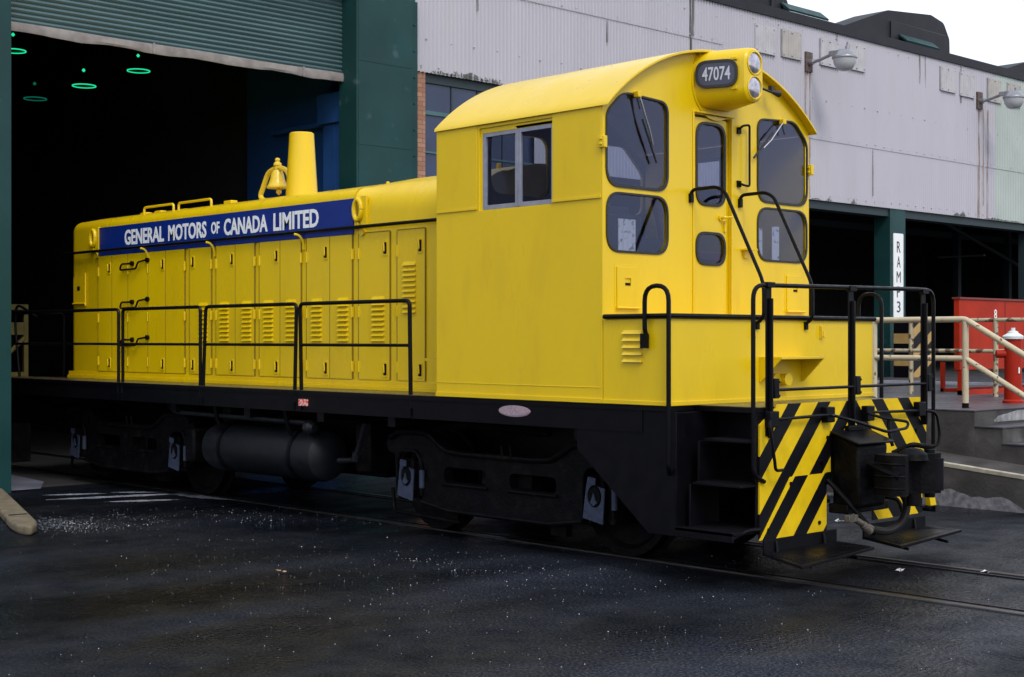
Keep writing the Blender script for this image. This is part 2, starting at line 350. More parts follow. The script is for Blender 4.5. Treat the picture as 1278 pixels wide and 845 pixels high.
# frame
m = MB()
m.box(XR, -HW, 1.385, XN - .002, HW, 1.425)                       # deck
m.box(XN, -1.20, 1.385, 1.39, 1.20, 1.425)                        # end platform
m.box(XR + .1, -HW + .012, 1.20, XN - .3, -HW + .06, 1.384)       # side sills
m.box(XR + .1, HW - .06, 1.20, XN - .3, HW - .012, 1.384)
m.box(XR + .2, -.45, .72, 1.2, .45, 1.384)                        # centre sill
for x in (-11.5, -10.4, -7.2, -5.6, -4.2, -3.0, -.4): m.box(x, -1.45, 1.1, x + .12, 1.45, 1.38)
m.box(XR, -1.3, .75, XR + .06, 1.3, 1.384)
fr = obj('underframe', m, M['black'], L)
obj('walkway_tread', MB().box(XR + .02, -HW + .004, 1.427, XC - .01, -.99, 1.431).box(XR + .02, .99, 1.427, XC - .01, HW - .004, 1.431).box(XN + .03, -1.18, 1.427, 1.385, 1.18, 1.431), M['deckmetal'], fr)

# cab walls: near side wall with its window opening, far side, front, rear
WX0, WX1, WZ0, WZ1 = -1.555, -.60, 3.165, 3.925
def cabside(y, s):
    m = MB()
    m.plate([rect(XC, 1.427, -.003, 3.985), rect(WX0, WZ0, WX1, WZ1)], onY(y, s), -.05)
    m.plate([rect(XC - .002, 1.43, .002, 1.47)], onY(y, s), .012)                 # base strip
    m.plate([rect(XC + .01, 3.175, WX0 - .03, 3.20)], onY(y, s), .012)             # belt strips
    m.plate([rect(WX1 + .004, 3.175, -.01, 3.20)], onY(y, s), .014)
    m.plate([rect(WX1 + .004, 3.20, -.01, 3.97)], onY(y, s), .006)                 # overlay panels
    m.plate([rect(XC + .01, 3.20, WX0 - .03, 3.97)], onY(y, s), .006)
    m.plate([rect(XC + .01, 1.56, -.01, 1.566)], onY(y, s), .004)
    return m
cabw = obj('cab_wall', cabside(-HW, -1), M['yellow'], L, bev=.003)
FW = 1.478
obj('cab_wall', cabside(FW, 1), M['yellow'], L, bev=.003)
UW = [(-1.487, 3.275), (-.66, 3.275), (-.66, 4.085), (-1.27, 4.115), (-1.487, 3.92)]
LW = rect(-1.482, 2.715, -.66, 3.245)
def far(p, cx=2.113): return [(b + 0, c) for b, c in [(-a - .032, z) for a, z in p]][::-1]
DOOR = rect(-.305, 2.18, .235, 4.02)
wins = [roundpoly(UW, [.17, .16, .12, .22, .18], 8), roundpoly(LW, .17, 8), roundpoly(far(UW), [.18, .22, .12, .16, .17], 8), roundpoly(far(LW), .17, 8)]
def grow(p, d):
    cx = sum(a for a, b in p) / len(p); cz = sum(b for a, b in p) / len(p)
    hx = (max(a for a, b in p) - min(a for a, b in p)) / 2; hz = (max(b for a, b in p) - min(b for a, b in p)) / 2
    return [(cx + (a - cx) * (1 + d / hx), cz + (b - cz) * (1 + d / hz)) for a, b in p]
wins = [grow(q, -.016) for q in wins]
def arch(n=28, a=-1.50, b=1.476): return [(a, 1.427), (b, 1.427)] + [(b + (a - b) * i / n, arc_z(b + (a - b) * i / n) - .012) for i in range(n + 1)]
m = MB(); m.plate([arch()] + wins + [DOOR], onX(0), -.04)
# narrow corner strips that close the front wall up to the side walls
m.box(-.04, -HW - .001, 1.43, .0015, -1.499, 3.97); m.box(-.04, 1.4755, 1.43, .0015, FW + .001, 3.97)
cabf = obj('cab_front', m, M['yellow'], L)
rw = [roundpoly(rect(-.86, 3.42, -.05, 4.03), .14, 6), roundpoly([(.55, 3.33), (1.42, 3.33), (1.42, 3.78), (1.12, 4.05), (.55, 4.05)], .14, 6)]
m = MB(); m.plate([arch()] + rw, onX(XC), .03); rwall = obj('cab_rear_wall', m, M['yellow'], L)
for q in rw: obj('rear_pane', MB().plate([q], onX(XC + .01), .004), M['glass_side'], rwall)
# roof sheet with a turned lip
prof = [-1.535 + 3.025 * i / 40 for i in range(41)]
secs = []
for x in (XC - .012, .085):
    top = [(x, y, arc_z(y) + .012) for y in prof]; bot = [(x, y, arc_z(y) - .012) for y in reversed(prof)]
    top = [(x, -1.545, arc_z(1.535) - .02)] + top + [(x, 1.50, arc_z(1.49) - .02)]
    secs.append(top + bot)
obj('cab_roof', MB().rings(secs), M['yellow'], L, bev=.006)
m = MB()
for x in (-1.4, -.7): m.rings([[(x, y, arc_z(y) + .014) for y in prof], [(x + .012, y, arc_z(y) + .016) for y in prof], [(x + .03, y, arc_z(y) + .014) for y in prof]], False, False, False)
# interior
cin = obj('cab_interior', MB().box(XC + .04, -1.46, 1.45, -.05, 1.42, 2.15).plate([[(-1.46, 2.15), (1.43, 2.15), (1.43, 3.9), (.9, 4.25), (0, 4.5), (-.9, 4.25), (-1.46, 3.9)]] + rw, onX(XC + .04), .02).box(-1.5, -.3, 2.15, -1.1, .55, 2.98).box(-.5, .5, 2.15, -.15, 1.3, 2.68), M['dark_in'], L)
obj('control_stand', MB().box(-.95, -1.0, 2.15, -.5, -.45, 3.12).cyl((-.72, -.8, 3.12), (-.72, -.8, 3.25), .05).box(-.9, -.95, 3.12, -.6, -.5, 3.2), M['dark_in'], cin, bev=.02)
obj('driver_seat', MB().box(-1.15, .65, 2.75, -.75, 1.1, 2.85).hexa([(-1.22, .65, 2.85), (-1.15, .65, 2.85), (-1.15, 1.1, 2.85), (-1.22, 1.1, 2.85), (-1.36, .65, 3.42), (-1.28, .65, 3.42), (-1.28, 1.1, 3.42), (-1.36, 1.1, 3.42)]).cyl((-.95, .87, 2.15), (-.95, .87, 2.76), .04), M['seat'], cin, bev=.02)

# side windows
for y, s in ((-HW, -1), (FW, 1)):
    w0 = obj('side_window', MB().plate([rect(WX0 + .03, WZ0 + .004, WX1, WZ1 - .05), rect(WX0 + .075, WZ0 + .045, WX1 - .03, WZ1 - .085)], onY(y, s), .03, -.045)
             .plate([rect(-1.085, WZ0 + .01, -1.052, WZ1 - .06)], onY(y, s), .036, -.045).plate([rect(-1.048, WZ0 + .01, -1.015, WZ1 - .06)], onY(y, s), .03, -.040), M['alu'], L, bev=.002)
    obj('pane', MB().plate([rect(WX0 + .07, WZ0 + .04, WX1 - .025, WZ1 - .08)], onY(y, s), .004, -.038), M['glass_side'], w0)
    obj('window_surround', MB().plate([rect(WX0 - .02, WZ0 - .03, WX1 + .002, WZ1 + .002), rect(WX0 + .03, WZ0 + .003, WX1 - .0, WZ1 - .048)], onY(y, s), .014, -.03), M['yellow'], w0, bev=.002)
# front windows
def grow(p, d):
    cx = sum(a for a, b in p) / len(p); cz = sum(b for a, b in p) / len(p)
    hx = (max(a for a, b in p) - min(a for a, b in p)) / 2; hz = (max(b for a, b in p) - min(b for a, b in p)) / 2
    return [(cx + (a - cx) * (1 + d / hx), cz + (b - cz) * (1 + d / hz)) for a, b in p]
for k, wp in enumerate(wins):
    g = obj('front_window', MB().plate([grow(wp, .012), grow(wp, -.008)], onX(0), .014, -.002), M['rubber'], L, bev=.004)
    obj('pane', MB().plate([grow(wp, -.004)], onX(0), .004, -.012), M['glass'], g)
# cab door, set back in its frame
dw1 = roundpoly(rect(-.265, 3.205, .150, 3.955), .14, 8); dw2 = roundpoly(rect(-.265, 2.66, .150, 2.95), .13, 8)
m = MB(); m.plate([rect(-.302, 2.185, .175, 4.00), dw1, dw2], onX(-.028), .02)
m.plate([rect(.178, 2.185, .232, 4.00)], onX(-.05), .018)
dr = obj('cab_door', m, M['yellow'], L, bev=.003)
for wp in (dw1, dw2):
    g = obj('door_window', MB().plate([grow(wp, .010), grow(wp, -.016)], onX(-.008), .014), M['rubber'], dr, bev=.003)
    obj('door_pane', MB().plate([grow(wp, -.012)], onX(-.02), .004), M['glass'], dr)
obj('door_handle', MB().tube([(.0, .085, 3.10), (.05, .085, 3.10), (.05, .19, 3.105)], .011, .02).plate([circ(.085, 3.10, .03)], onX(-.01), .02).box(-.008, .13, 2.97, .012, .155, 3.07), M['yellow'], dr)
obj('door_frame', MB().plate([rect(-.325, 2.155, .262, 4.05), rect(-.305, 2.181, .235, 4.02)], onX(0), .012).box(0, -.31, 4.03, .04, .25, 4.045), M['yellow'], L, bev=.003)
# hatches below the windows
for y0, y1 in ((-1.347, -1.095), (1.10, 1.352)):
    m = MB(); m.plate([rect(y0 - .02, 2.21, y1 + .02, 2.62)], onX(0), .003)
    m.plate([rect(y0, 2.25, y1, 2.595), rect(y0 + .10, 2.43, y0 + .175, 2.50)], onX(.003), .012)
    h = obj('sand_hatch', m, M['yellow'], L, bev=.002)
    obj('hatch_hinge', MB().cyl((.02, y0 - .01, 2.245), (.02, y1 + .03, 2.245), .011), M['yellow'], h)
    obj('hatch_latch', MB().box(.001, y0 + .105, 2.44, .01, y0 + .17, 2.46), M['grime'], h)
# windshield wipers
for (y0, z0, y1, z1) in ((-1.104, 4.075, -.86, 3.525), (1.005, 4.055, .54, 3.69)):
    d = Vector((0, y1 - y0, z1 - z0))
    wp = obj('windshield_wiper', MB().tube([(.045, y0, z0 + .03), (.06, y0 + d.y * .5, z0 + d.z * .5), (.05, y0 + d.y * .72, z0 + d.z * .72)], .008), M['chrome'], L)
    n = Vector((0, -d.z, d.y)).normalized() * .02
    obj('wiper_blade', MB().tube([Vector((.035, y0, z0)) + d * .32 - n * 1.2, Vector((.035, y1, z1))], .010), M['rubber'], wp)
    obj('wiper_motor', MB().box(0, y0 - .025, z0 - .005, .06, y0 + .025, z0 + .05), M['yellow'], wp, bev=.008)
    obj('wiper_motor', MB().tube([(.02, y0, z0), (.03, y0 + .03, z0 - .10)], .007), M['rubber'], wp)
obj('horn_bracket', MB().tube([(.02, .50, 4.36), (.10, .60, 4.34), (.14, .80, 4.30)], .012).lathe((.12, .70, 4.32), (0.2, 1, -.1), [(0, .012), (.10, .035)], 10).box(.09, .69, 4.33, .13, .73, 4.38), M['rubber'], L)
# wing latches beside the upper windows
for y in (-1.53, 1.478): obj('window_wing_bracket', MB().box(-.02, y - .025, 3.60, .05, y + .02, 3.70).box(0, y - .035, 3.62, .03, y + .03, 3.64).box(0, y - .035, 3.665, .03, y + .03, 3.685), M['yellow'], L, bev=.004)

# number box with twin headlights
def stad(x, hw, z0, z1, r, n=7):
    pts = []
    for cy, cz, a0 in ((hw - r, z1 - r, 0), (-hw + r, z1 - r, 90), (-hw + r, z0 + r, 180), (hw - r, z0 + r, 270)):
        for k in range(n): a = math.radians(a0 + 90 * k / (n - 1)); pts.append((x, cy + r * math.cos(a), cz + r * math.sin(a)))
    return pts
m = MB(); m.rings([stad(0.0, .31, 4.085, 4.60, .16), stad(.40, .142, 4.098, 4.60, .132), stad(.435, .135, 4.105, 4.593, .128), stad(.45, .118, 4.12, 4.575, .112)])
nb = obj('number_box', m, M['yellow'], L)
obj('mounting_flange', MB().plate([[(a, min(b, arc_z(a) - .03)) for a, b in circ(0, 4.33, .345, 40)]], onX(0), .012).cyl((.005, -.24, 4.56), (.03, -.24, 4.56), .018, n=8).cyl((.005, -.24, 4.16), (.03, -.24, 4.16), .018, n=8).cyl((.005, .24, 4.16), (.03, .24, 4.16), .018, n=8), M['yellow'], nb)
for z in (4.455, 4.235):
    obj('headlight_rim', MB().lathe((.446, 0, z), (1, 0, 0), [(0, .108), (.012, .108), (.014, .100), (.002, .094)], 28, False), M['yellow'], nb)
    hl = obj('headlight', MB().lathe((.36, 0, z), (1, 0, 0), [(.06, .097), (.088, .097), (.098, .075), (.105, .04), (.107, .008)], 28), M['chrome'], nb)
    hl.data.materials.clear(); hl.data.materials.append(mat('headlight_lens', (0.42, 0.40, 0.46), 0.10, metal=0.8, var=.3, vscale=25))
def npl(sy):
    a = Vector((.035, sy * .298, 0)); b = Vector((.385, sy * .150, 0)); d = (b - a).normalized(); nn = Vector((d.y, -d.x, 0)) * (1 if sy < 0 else -1)
    if nn.y * sy < 0: nn = -nn
    if sy < 0: return lambda p, q, c: tuple(a + d * p + nn * (c + .002) + Vector((0, 0, q)))
    return lambda p, q, c: tuple(b - d * p + nn * (c + .002) + Vector((0, 0, q)))
for sy in (-1, 1):
    mp = npl(sy)
    np_ = obj('number_plate', MB().plate([roundpoly(rect(.0, 4.25, .365, 4.475), .10, 8)], mp, .022), mat('dark_number_glass', (0.035, 0.038, 0.07), 0.3), nb)
    obj('plate_gasket', MB().plate([roundpoly(rect(-.012, 4.238, .377, 4.487), .108, 8), roundpoly(rect(.012, 4.262, .353, 4.463), .09, 8)], mp, .028), M['rubber'], nb)
    obj('road_number', text(MB(), '47074', .125, .26, lambda a, b, c: mp(a, b, c + .024), bold=.012, x0=.052, z0=4.30), mat('silver_number', (.45, .47, .56), .5), nb)
    obj('door_clip', MB().box(*[v for p in (mp(.34, 4.49, 0),) for v in (p[0] - .03, p[1] - .012, p[2] - .01, p[0] + .03, p[1] + .012, p[2] + .01)]).box(*[v for p in (mp(.34, 4.225, 0),) for v in (p[0] - .03, p[1] - .012, p[2] - .01, p[0] + .03, p[1] + .012, p[2] + .01)]), M['yellow'], nb)

# nose box below the cab front
m = MB(); m.box(.002, -HW, 1.427, XN, HW - .05, 2.15)
nz = obj('nose_box', m, M['yellow'], L, bev=.012)
obj('base_strip', MB().box(.004, -HW - .012, 1.43, XN + .012, -HW + .01, 1.466).box(XN - .01, -HW - .010, 1.43, XN + .014, HW - .05, 1.466), M['yellow'], nz, bev=.003)
obj('edge_nosing', MB().tube([(.03, -HW - .012, 2.165), (XN + .012, -HW - .012, 2.165), (XN + .012, HW - .04, 2.165)], .021, .03), M['black'], nz)
m = MB()
for i in range(5):
    z = 1.785 + i * .0585; m.hexa([(.235, -HW, z - .002), (.455, -HW, z - .002), (.455, -HW + .01, z), (.235, -HW + .01, z), (.24, -HW - .002, z + .034), (.45, -HW - .002, z + .034), (.45, -HW + .01, z + .034), (.24, -HW + .01, z + .034)])
    m.hexa([(.235, -HW - .024, z - .001), (.455, -HW - .024, z - .001), (.455, -HW + .005, z - .001), (.235, -HW + .005, z - .001), (.245, -HW - .001, z + .033), (.445, -HW - .001, z + .033), (.445, -HW + .005, z + .033), (.245, -HW + .005, z + .033)])
obj('louver_panel', m, M['yellow'], nz)
for y in (-.42, .60): obj('toggle_latch', MB().box(XN, y - .018, 1.98, XN + .012, y + .022, 2.10).tube([(XN + .02, y - .008, 2.09), (XN + .03, y - .008, 2.0), (XN + .03, y + .018, 1.99), (XN + .02, y + .018, 2.05)], .006), M['yellow'], nz)
# step tread with gussets on the nose
m = MB(); m.box(XN, -.32, 1.80, XN + .24, .32, 1.822)
for y in (-.32, .30): m.hexa([(XN, y, 1.60), (XN + .02, y, 1.60), (XN + .02, y + .02, 1.60), (XN, y + .02, 1.60), (XN, y, 1.80), (XN + .23, y, 1.80), (XN + .23, y + .02, 1.80), (XN, y + .02, 1.80)])
obj('nose_step', m, M['yellow'], nz, bev=.003)
obj('receptacle', MB().cyl((XN, -.12, 1.62), (XN + .05, -.12, 1.62), .055).cyl((XN, -.02, 1.62), (XN + .09, -.02, 1.62), .05).cyl((XN + .09, -.02, 1.62), (XN + .10, -.02, 1.62), .058).box(XN, -.2, 1.57, XN + .02, .05, 1.67), M['yellow'], nz, bev=.004)

# handrails at the cab end
BR = .0165
m = MB()
for sx in (-1, 1):
    y = .36 * sx
    m.tube([(.0, y, 3.25), (.03, y, 3.325), (.30, y, 3.33), (.40, y, 3.28), (.82, y, 2.46), (.82, y, 2.16), (.74, y, 2.105)], BR, .09)
    m.box(0, y - .02, 3.21, .03, y + .02, 3.29); m.box(XN, y - .018, 2.06, XN + .025, y + .018, 2.13)
    obj('door_handrail', m, M['black'], L); m = MB()
obj('door_grab_iron', MB().tube([(0, .345, 3.93), (.05, .345, 3.97), (.05, .455, 3.99), (.05, .455, 3.41), (.05, .345, 3.42), (0, .345, 3.45)], .011, .03).box(0, .32, 3.90, .02, .37, 3.96).box(0, .32, 3.40, .02, .37, 3.46), M['black'], L)
obj('flag_shelf', MB().box(0, .38, 2.81, .09, .53, 2.825).box(0, .42, 2.74, .02, .48, 2.81), M['yellow'], L)
for sy in (-1, 1):
    y = sy * (HW + .045)
    obj('step_grab_iron', MB().tube([(.515, y + sy * -.03, 1.98), (.515, y, 2.05), (.515, y, 2.41), (.772, y, 2.41), (.772, y, .93), (.74, y - sy * .05, .88)], BR + .003, .13)
        .box(.49, y - .03, 1.90, .54, y + .025, 2.02), M['black'], L)
# end railing on three posts
m = MB()
m.tube([(1.42, -1.16, .84), (1.42, -1.305, .90), (1.42, -1.305, 2.40), (1.42, -1.0, 2.405), (1.42, 1.10, 2.425), (1.42, 1.40, 2.42), (1.42, 1.40, .95), (1.42, 1.28, .84)], .0185, .12)
er = obj('end_railing', m, M['black'], L)
for y in (-1.095, .07, 1.235):
    obj('post', MB().box(1.405, y - .035, 1.20, 1.418, y + .035, 2.385).box(1.418, y - .010, 1.20, 1.455, y + .010, 2.30).box(1.40, y - .05, 2.385, 1.445, y + .05, 2.43), M['black'], er, bev=.003)
    obj('chain_bracket', MB().box(1.40, y + .02, 1.50, 1.46, y + .085, 1.66).cyl((1.43, y + .09, 1.52), (1.46, y + .09, 1.52), .012).cyl((1.43, y + .09, 1.63), (1.46, y + .09, 1.63), .012), M['black'], er, bev=.006)
obj('lower_rail', MB().tube([(1.44, -1.095, 1.568), (1.44, 1.235, 1.572)], .013), M['black'], er)

# striped end plate
m = MB()
m.plate([[(-1.20, .385), (-.29, .385), (-.29, .86), (-.22, .86), (-.22, 1.12), (.30, 1.12), (.30, .86), (.375, .86), (.375, .62), (.375, .57), (1.30, .57), (1.30, 1.28), (1.20, 1.40), (1.20, 1.45), (-.985, 1.45), (-.985, 1.42), (-1.20, 1.29)]], onX(1.39), .016)
ep = obj('striped_end_plate', m, M['chevron'], L)
for lp in ([(-1.215, .375), (-.29, .375), (-.29, .855), (-.80, .855), (-1.19, .40)], [(.40, .40), (1.22, .40), (1.22, .85), (.40, .85)]):
    obj('lower_stripe_plate', MB().plate([lp], onX(1.406), .008), M['chevron_low'], ep)
obj('corner_bracket', MB().plate([[(1.27, .46), (1.37, .46), (1.27, .74), (1.20, .74)]], onX(1.42), .05), M['yellow'], ep, bev=.004)
# corner steps
for sy in (-1, 1):
    def Y(a): return a * sy
    m = MB()
    def bx(x0, y0, z0, x1, y1, z1): m.box(x0, min(Y(y0), Y(y1)), z0, x1, max(Y(y0), Y(y1)), z1)
    # tall black skirt panel behind the steps
    m.plate([[(-.32, 1.383), (-.32, 1.03), (.50, .375), (.79, .375), (.79, 1.383)]], onY(Y(1.50), -1 if sy < 0 else 1), -.02)
    bx(.79, .95, .42, .80, 1.50, 1.38)                  # stringer (rear)
    bx(1.37, .95, .42, 1.388, 1.22, 1.38)
    bx(.80, .95, 1.12, 1.37, .97, 1.38); bx(.95, .97, 1.15, 1.38, 1.34, 1.17)
    bx(.90, 1.10, .80, .92, 1.36, 1.15); bx(.90, .97, .80, 1.38, 1.42, .82)
    bx(.86, 1.25, .42, .88, 1.42, .80); bx(.80, .97, .43, 1.38, 1.52, .455); bx(.80, 1.50, .38, 1.38, 1.52, .46)
    st = obj('corner_steps', m, M['black'], L, bev=.003)
    obj('hanger_strap', MB().tube([(1.40, Y(1.20), .46), (1.37, Y(1.32), .46), (1.34, Y(1.50), .40)], .022, .05), M['black'], st)
    for q0, q1, q2 in ((.96, 1.335, 1.171), (.92, 1.41, .821), (.84, 1.5, .456)): obj('step_tread', MB().box(q0, min(Y(1.0), Y(q1)), q2, 1.36, max(Y(1.0), Y(q1)), q2 + .004), M['steel'], st)
# footboards
for y0, y1 in ((-1.17, -.16), (.25, 1.25)):
    zf0, zf1 = (.185, .24) if y0 < 0 else (.205, .255)
    m = MB(); m.hexa([(1.41, y0, .25), (1.79, y0, zf0), (1.79, y1, zf1), (1.41, y1, .25), (1.41, y0, .275), (1.79, y0, zf0 + .025), (1.79, y1, zf1 + .025), (1.41, y1, .275)]).box(1.41, y0, .25, 1.428, y1, .375)
    for y in (y0 + .15, y1 - .2): m.tube([(1.43, y, .36), (1.45, y, .23), (1.77, y, .185)], .013, .02)
    fb = obj('footboard', m, M['black'], L, bev=.003)
    m = MB(); k = 0
    y = y0 + .04
    while y < y1 - .04:
        x = 1.45
        while x < 1.76:
            zz = .275 + (x - 1.41) / .38 * (zf0 + .025 + (zf1 - zf0) * (y - y0) / (y1 - y0) - .275); m.box(x, y, zz - .002, x + .018, y + .008, zz + .005); m.box(x + .013, y + .018, zz - .002, x + .021, y + .036, zz + .005); x += .035
        y += .04
    obj('tread_pattern', m, M['steel'], fb, smooth=False)

# coupler, draft gear and hoses
m = MB()
m.hexa([(1.406, -.20, .55), (1.72, -.26, .58), (1.72, .12, .58), (1.406, .30, .55), (1.406, -.20, 1.19), (1.72, -.30, 1.10), (1.72, .16, 1.10), (1.406, .30, 1.19)])
cp = obj('coupler', m, M['grime'], L, bev=.03)
obj('shank', MB().box(1.70, -.08, .74, 1.95, .12, .96), M['grime'], cp, bev=.03)
hd = [(1.80 + (a_ - 1.80) * .80, b_ * .92) for a_, b_ in [(1.80, -.22), (2.06, -.26), (2.16, -.20), (2.14, -.10), (2.02, -.02), (1.98, .10), (2.10, .15), (2.20, .22), (2.22, .34), (2.12, .40), (1.96, .36), (1.82, .22)]]
obj('knuckle', MB().plate([roundpoly(hd, .05, 4)], onZ(.70), .33), M['grime'], cp, bev=.02)
obj('knuckle', MB().cyl((2.04, .28, .66), (2.04, .28, 1.06), .045).plate([roundpoly([(1.99, .20), (2.13, .22), (2.15, .33), (2.06, .39), (1.96, .33)], .04, 3)], onZ(.72), .27), M['black'], cp, bev=.015)
obj('top_plate', MB().hexa([(1.406, -.23, 1.185), (1.75, -.33, 1.10), (1.75, .19, 1.10), (1.406, .33, 1.185), (1.406, -.23, 1.205), (1.76, -.34, 1.12), (1.76, .20, 1.12), (1.406, .34, 1.205)]), M['black'], cp, bev=.008)
cm = MB().lathe((2.0, .08, .98), (0, 0, 1), [(0, .13), (.05, .12), (.09, .07), (.10, .02)], 16).tube([(1.80, .10, 1.02), (1.95, .16, 1.10), (2.02, .34, 1.07)], .022, .04)
cm.tube([(1.76, -.18, .95), (1.93, -.22, .90), (2.05, -.20, .86)], .035, .06).cyl((2.0, .10, .60), (2.0, .10, .70), .06)
for z in (.76, .86, .96): cm.tube([(1.84, -.235, z), (2.0, -.250, z), (2.085, -.18, z)], .008, .03)
obj('lock_casting', cm, M['grime'], cp)
bm_ = MB()
for y, z in ((-.27, 1.15), (-.27, .62), (-.36, .95), (-.80, .80), (-1.10, .45), (-.40, .45), (.60, .80), (1.05, .80), (-1.08, 1.20), (1.12, 1.15)): bm_.cyl((1.40, y, z), (1.424, y, z), .018, n=6)
obj('plate_bolts', bm_, M['black'], ep, kind='stuff') if False else obj('plate_bolts', bm_, M['black'], ep)
obj('coupler_pocket', MB().box(1.41, -.26, .52, 1.60, .36, .60).box(1.41, -.02, 1.19, 1.46, .20, 1.24), M['grime'], cp, bev=.01)
lv = MB()
lv.tube([(1.45, -1.15, 1.33), (1.46, -.30, 1.345), (1.62, -.22, 1.30), (1.78, .05, 1.20), (1.78, .36, 1.22), (1.76, .42, 1.27), (1.60, .28, 1.30), (1.46, .22, 1.345), (1.45, 1.20, 1.33)], .013, .04)
cl = obj('uncoupling_lever', lv, M['black'], L)
for y_, z_ in ((-.36, 1.28), (.24, 1.27), (-1.14, 1.27), (1.08, 1.28)): obj('lever_bracket', MB().box(1.405, y_, z_, 1.47, y_ + .115, z_ + .13), M['black'], cl, bev=.008)
obj('lever_handle', MB().tube([(1.45, -1.13, 1.33), (1.50, -1.20, 1.30), (1.50, -1.13, 1.0), (1.50, -1.12, .93), (1.50, -1.02, .93)], .013, .05).tube([(1.45, 1.18, 1.33), (1.50, 1.32, 1.31), (1.50, 1.38, 1.10), (1.50, 1.34, 1.0), (1.44, 1.22, 1.01)], .013, .06)
    .tube([(1.60, .36, 1.30), (1.62, .34, 1.16), (1.64, .36, 1.06)], .016), M['black'], cl)
obj('air_hose', MB().tube([(1.45, .42, .74), (1.68, .36, .72), (1.84, .28, .60), (1.84, .20, .44), (1.80, .04, .365), (1.76, -.14, .40)], .034, .12, n=10), mat('hose_rubber', (0.012, 0.011, 0.011), 0.5, spec=.25, var=.2), L)
obj('glad_hand', MB().tube([(1.76, -.12, .40), (1.74, -.22, .44), (1.72, -.34, .50)], .028, .03).cyl((1.76, -.17, .38), (1.73, -.24, .45), .036).box(1.70, -.46, .48, 1.75, -.33, .54), mat('worn_casting', (0.10, 0.085, 0.07), .5, metal=.4, var=.4, vscale=30), L, bev=.006)
obj('hose_pipe', MB().tube([(1.43, -.30, .80), (1.60, -.25, .62), (1.74, -.18, .44)], .022, .04).tube([(1.42, .35, .62), (1.60, .5, .60), (1.66, .52, .45)], .02, .05), M['grime'], L)

# ---- engine hood
HY, ZB = .95, 1.431
def hoodsec(x, hw, ztop, r, inset=0.0, crown=.11, n=8):
    h = hw - inset; z1 = ztop - inset; pts = [(x, -h, ZB)]
    for k in range(n + 1): a = PI - (PI / 2) * k / n; pts.append((x, -h + r + r * math.cos(a), z1 - r + r * math.sin(a)))
    for k in range(1, 6):
        y = (-h + r) + 2 * (h - r) * k / 6; pts.append((x, y, z1 + crown * (1 - (y / (h - r)) ** 2)))
    for k in range(n + 1): a = PI / 2 - (PI / 2) * k / n; pts.append((x, h - r + r * math.cos(a), z1 - r + r * math.sin(a)))
    pts.append((x, h, ZB)); return pts
R1 = .13
secs = []
for k in range(7):
    a = PI / 2 * k / 6; secs.append(hoodsec(-10.86 + .22 * (1 - math.sin(a)), HY, 3.63, R1, inset=.22 * (1 - math.cos(a)) * 0 + .16 * (1 - math.sin(a))) if False else hoodsec(-10.86 + .20 * (1 - math.cos(a)), HY, 3.63, R1, inset=.0 + .16 * (1 - math.sin(a))))
secs.append(hoodsec(-4.20, HY, 3.63, R1))
hd_ = obj('engine_hood', MB().rings(secs), M['yellow'], L)
secs = [hoodsec(-4.195, HY + .002, 3.632, .15), hoodsec(-4.1, HY + .002, 3.65, .24), hoodsec(-3.8, HY + .002, 3.67, .32), hoodsec(-3.2, HY + .002, 3.67, .36), hoodsec(XC, HY + .002, 3.67, .38)]
obj('hood_section', MB().rings(secs), M['yellow'], hd_)
m = MB(); 
for x in (-8.9, -6.05, -5.6, -4.2):
    s_ = hoodsec(x, HY + .004, 3.634, R1); s2 = hoodsec(x + .012, HY + .004, 3.634, R1); m.rings([s_, s2], False, False, False)
obj('hood_seam', m, M['yellow'], hd_)
obj('hood_sill', MB().box(-10.84, -HY - .035, ZB, XC, -HY, 1.475).box(-10.84, -HY - .012, 1.475, XC, -HY, 1.53), M['yellow'], hd_, bev=.004)
DZ0, DZ1 = 1.545, 3.115
seams = [(-9.957, -9.580, 'R', 0), (-9.572, -9.143, None, 0), (-9.135, -8.615, None, 0), (-8.607, -8.168, 'R', 0), (-8.160, -7.700, None, 0), (-7.572, -7.077, 'L', 1), (-6.958, -6.540, 'R', 1), (-6.532, -6.128, None, 1),
         (-6.015, -5.597, 'R', 1), (-5.589, -5.185, None, 1), (-5.065, -4.635, 'R', 1), (-4.627, -4.229, None, 1), (-4.103, -3.576, 'R', 1), (-3.444, -3.000, 'R', 2)]
LX = {5: -7.25, 6: -6.77, 7: -6.28, 8: -5.823, 9: -5.37, 10: -4.87, 11: -4.383, 12: -3.762, 13: -3.24}
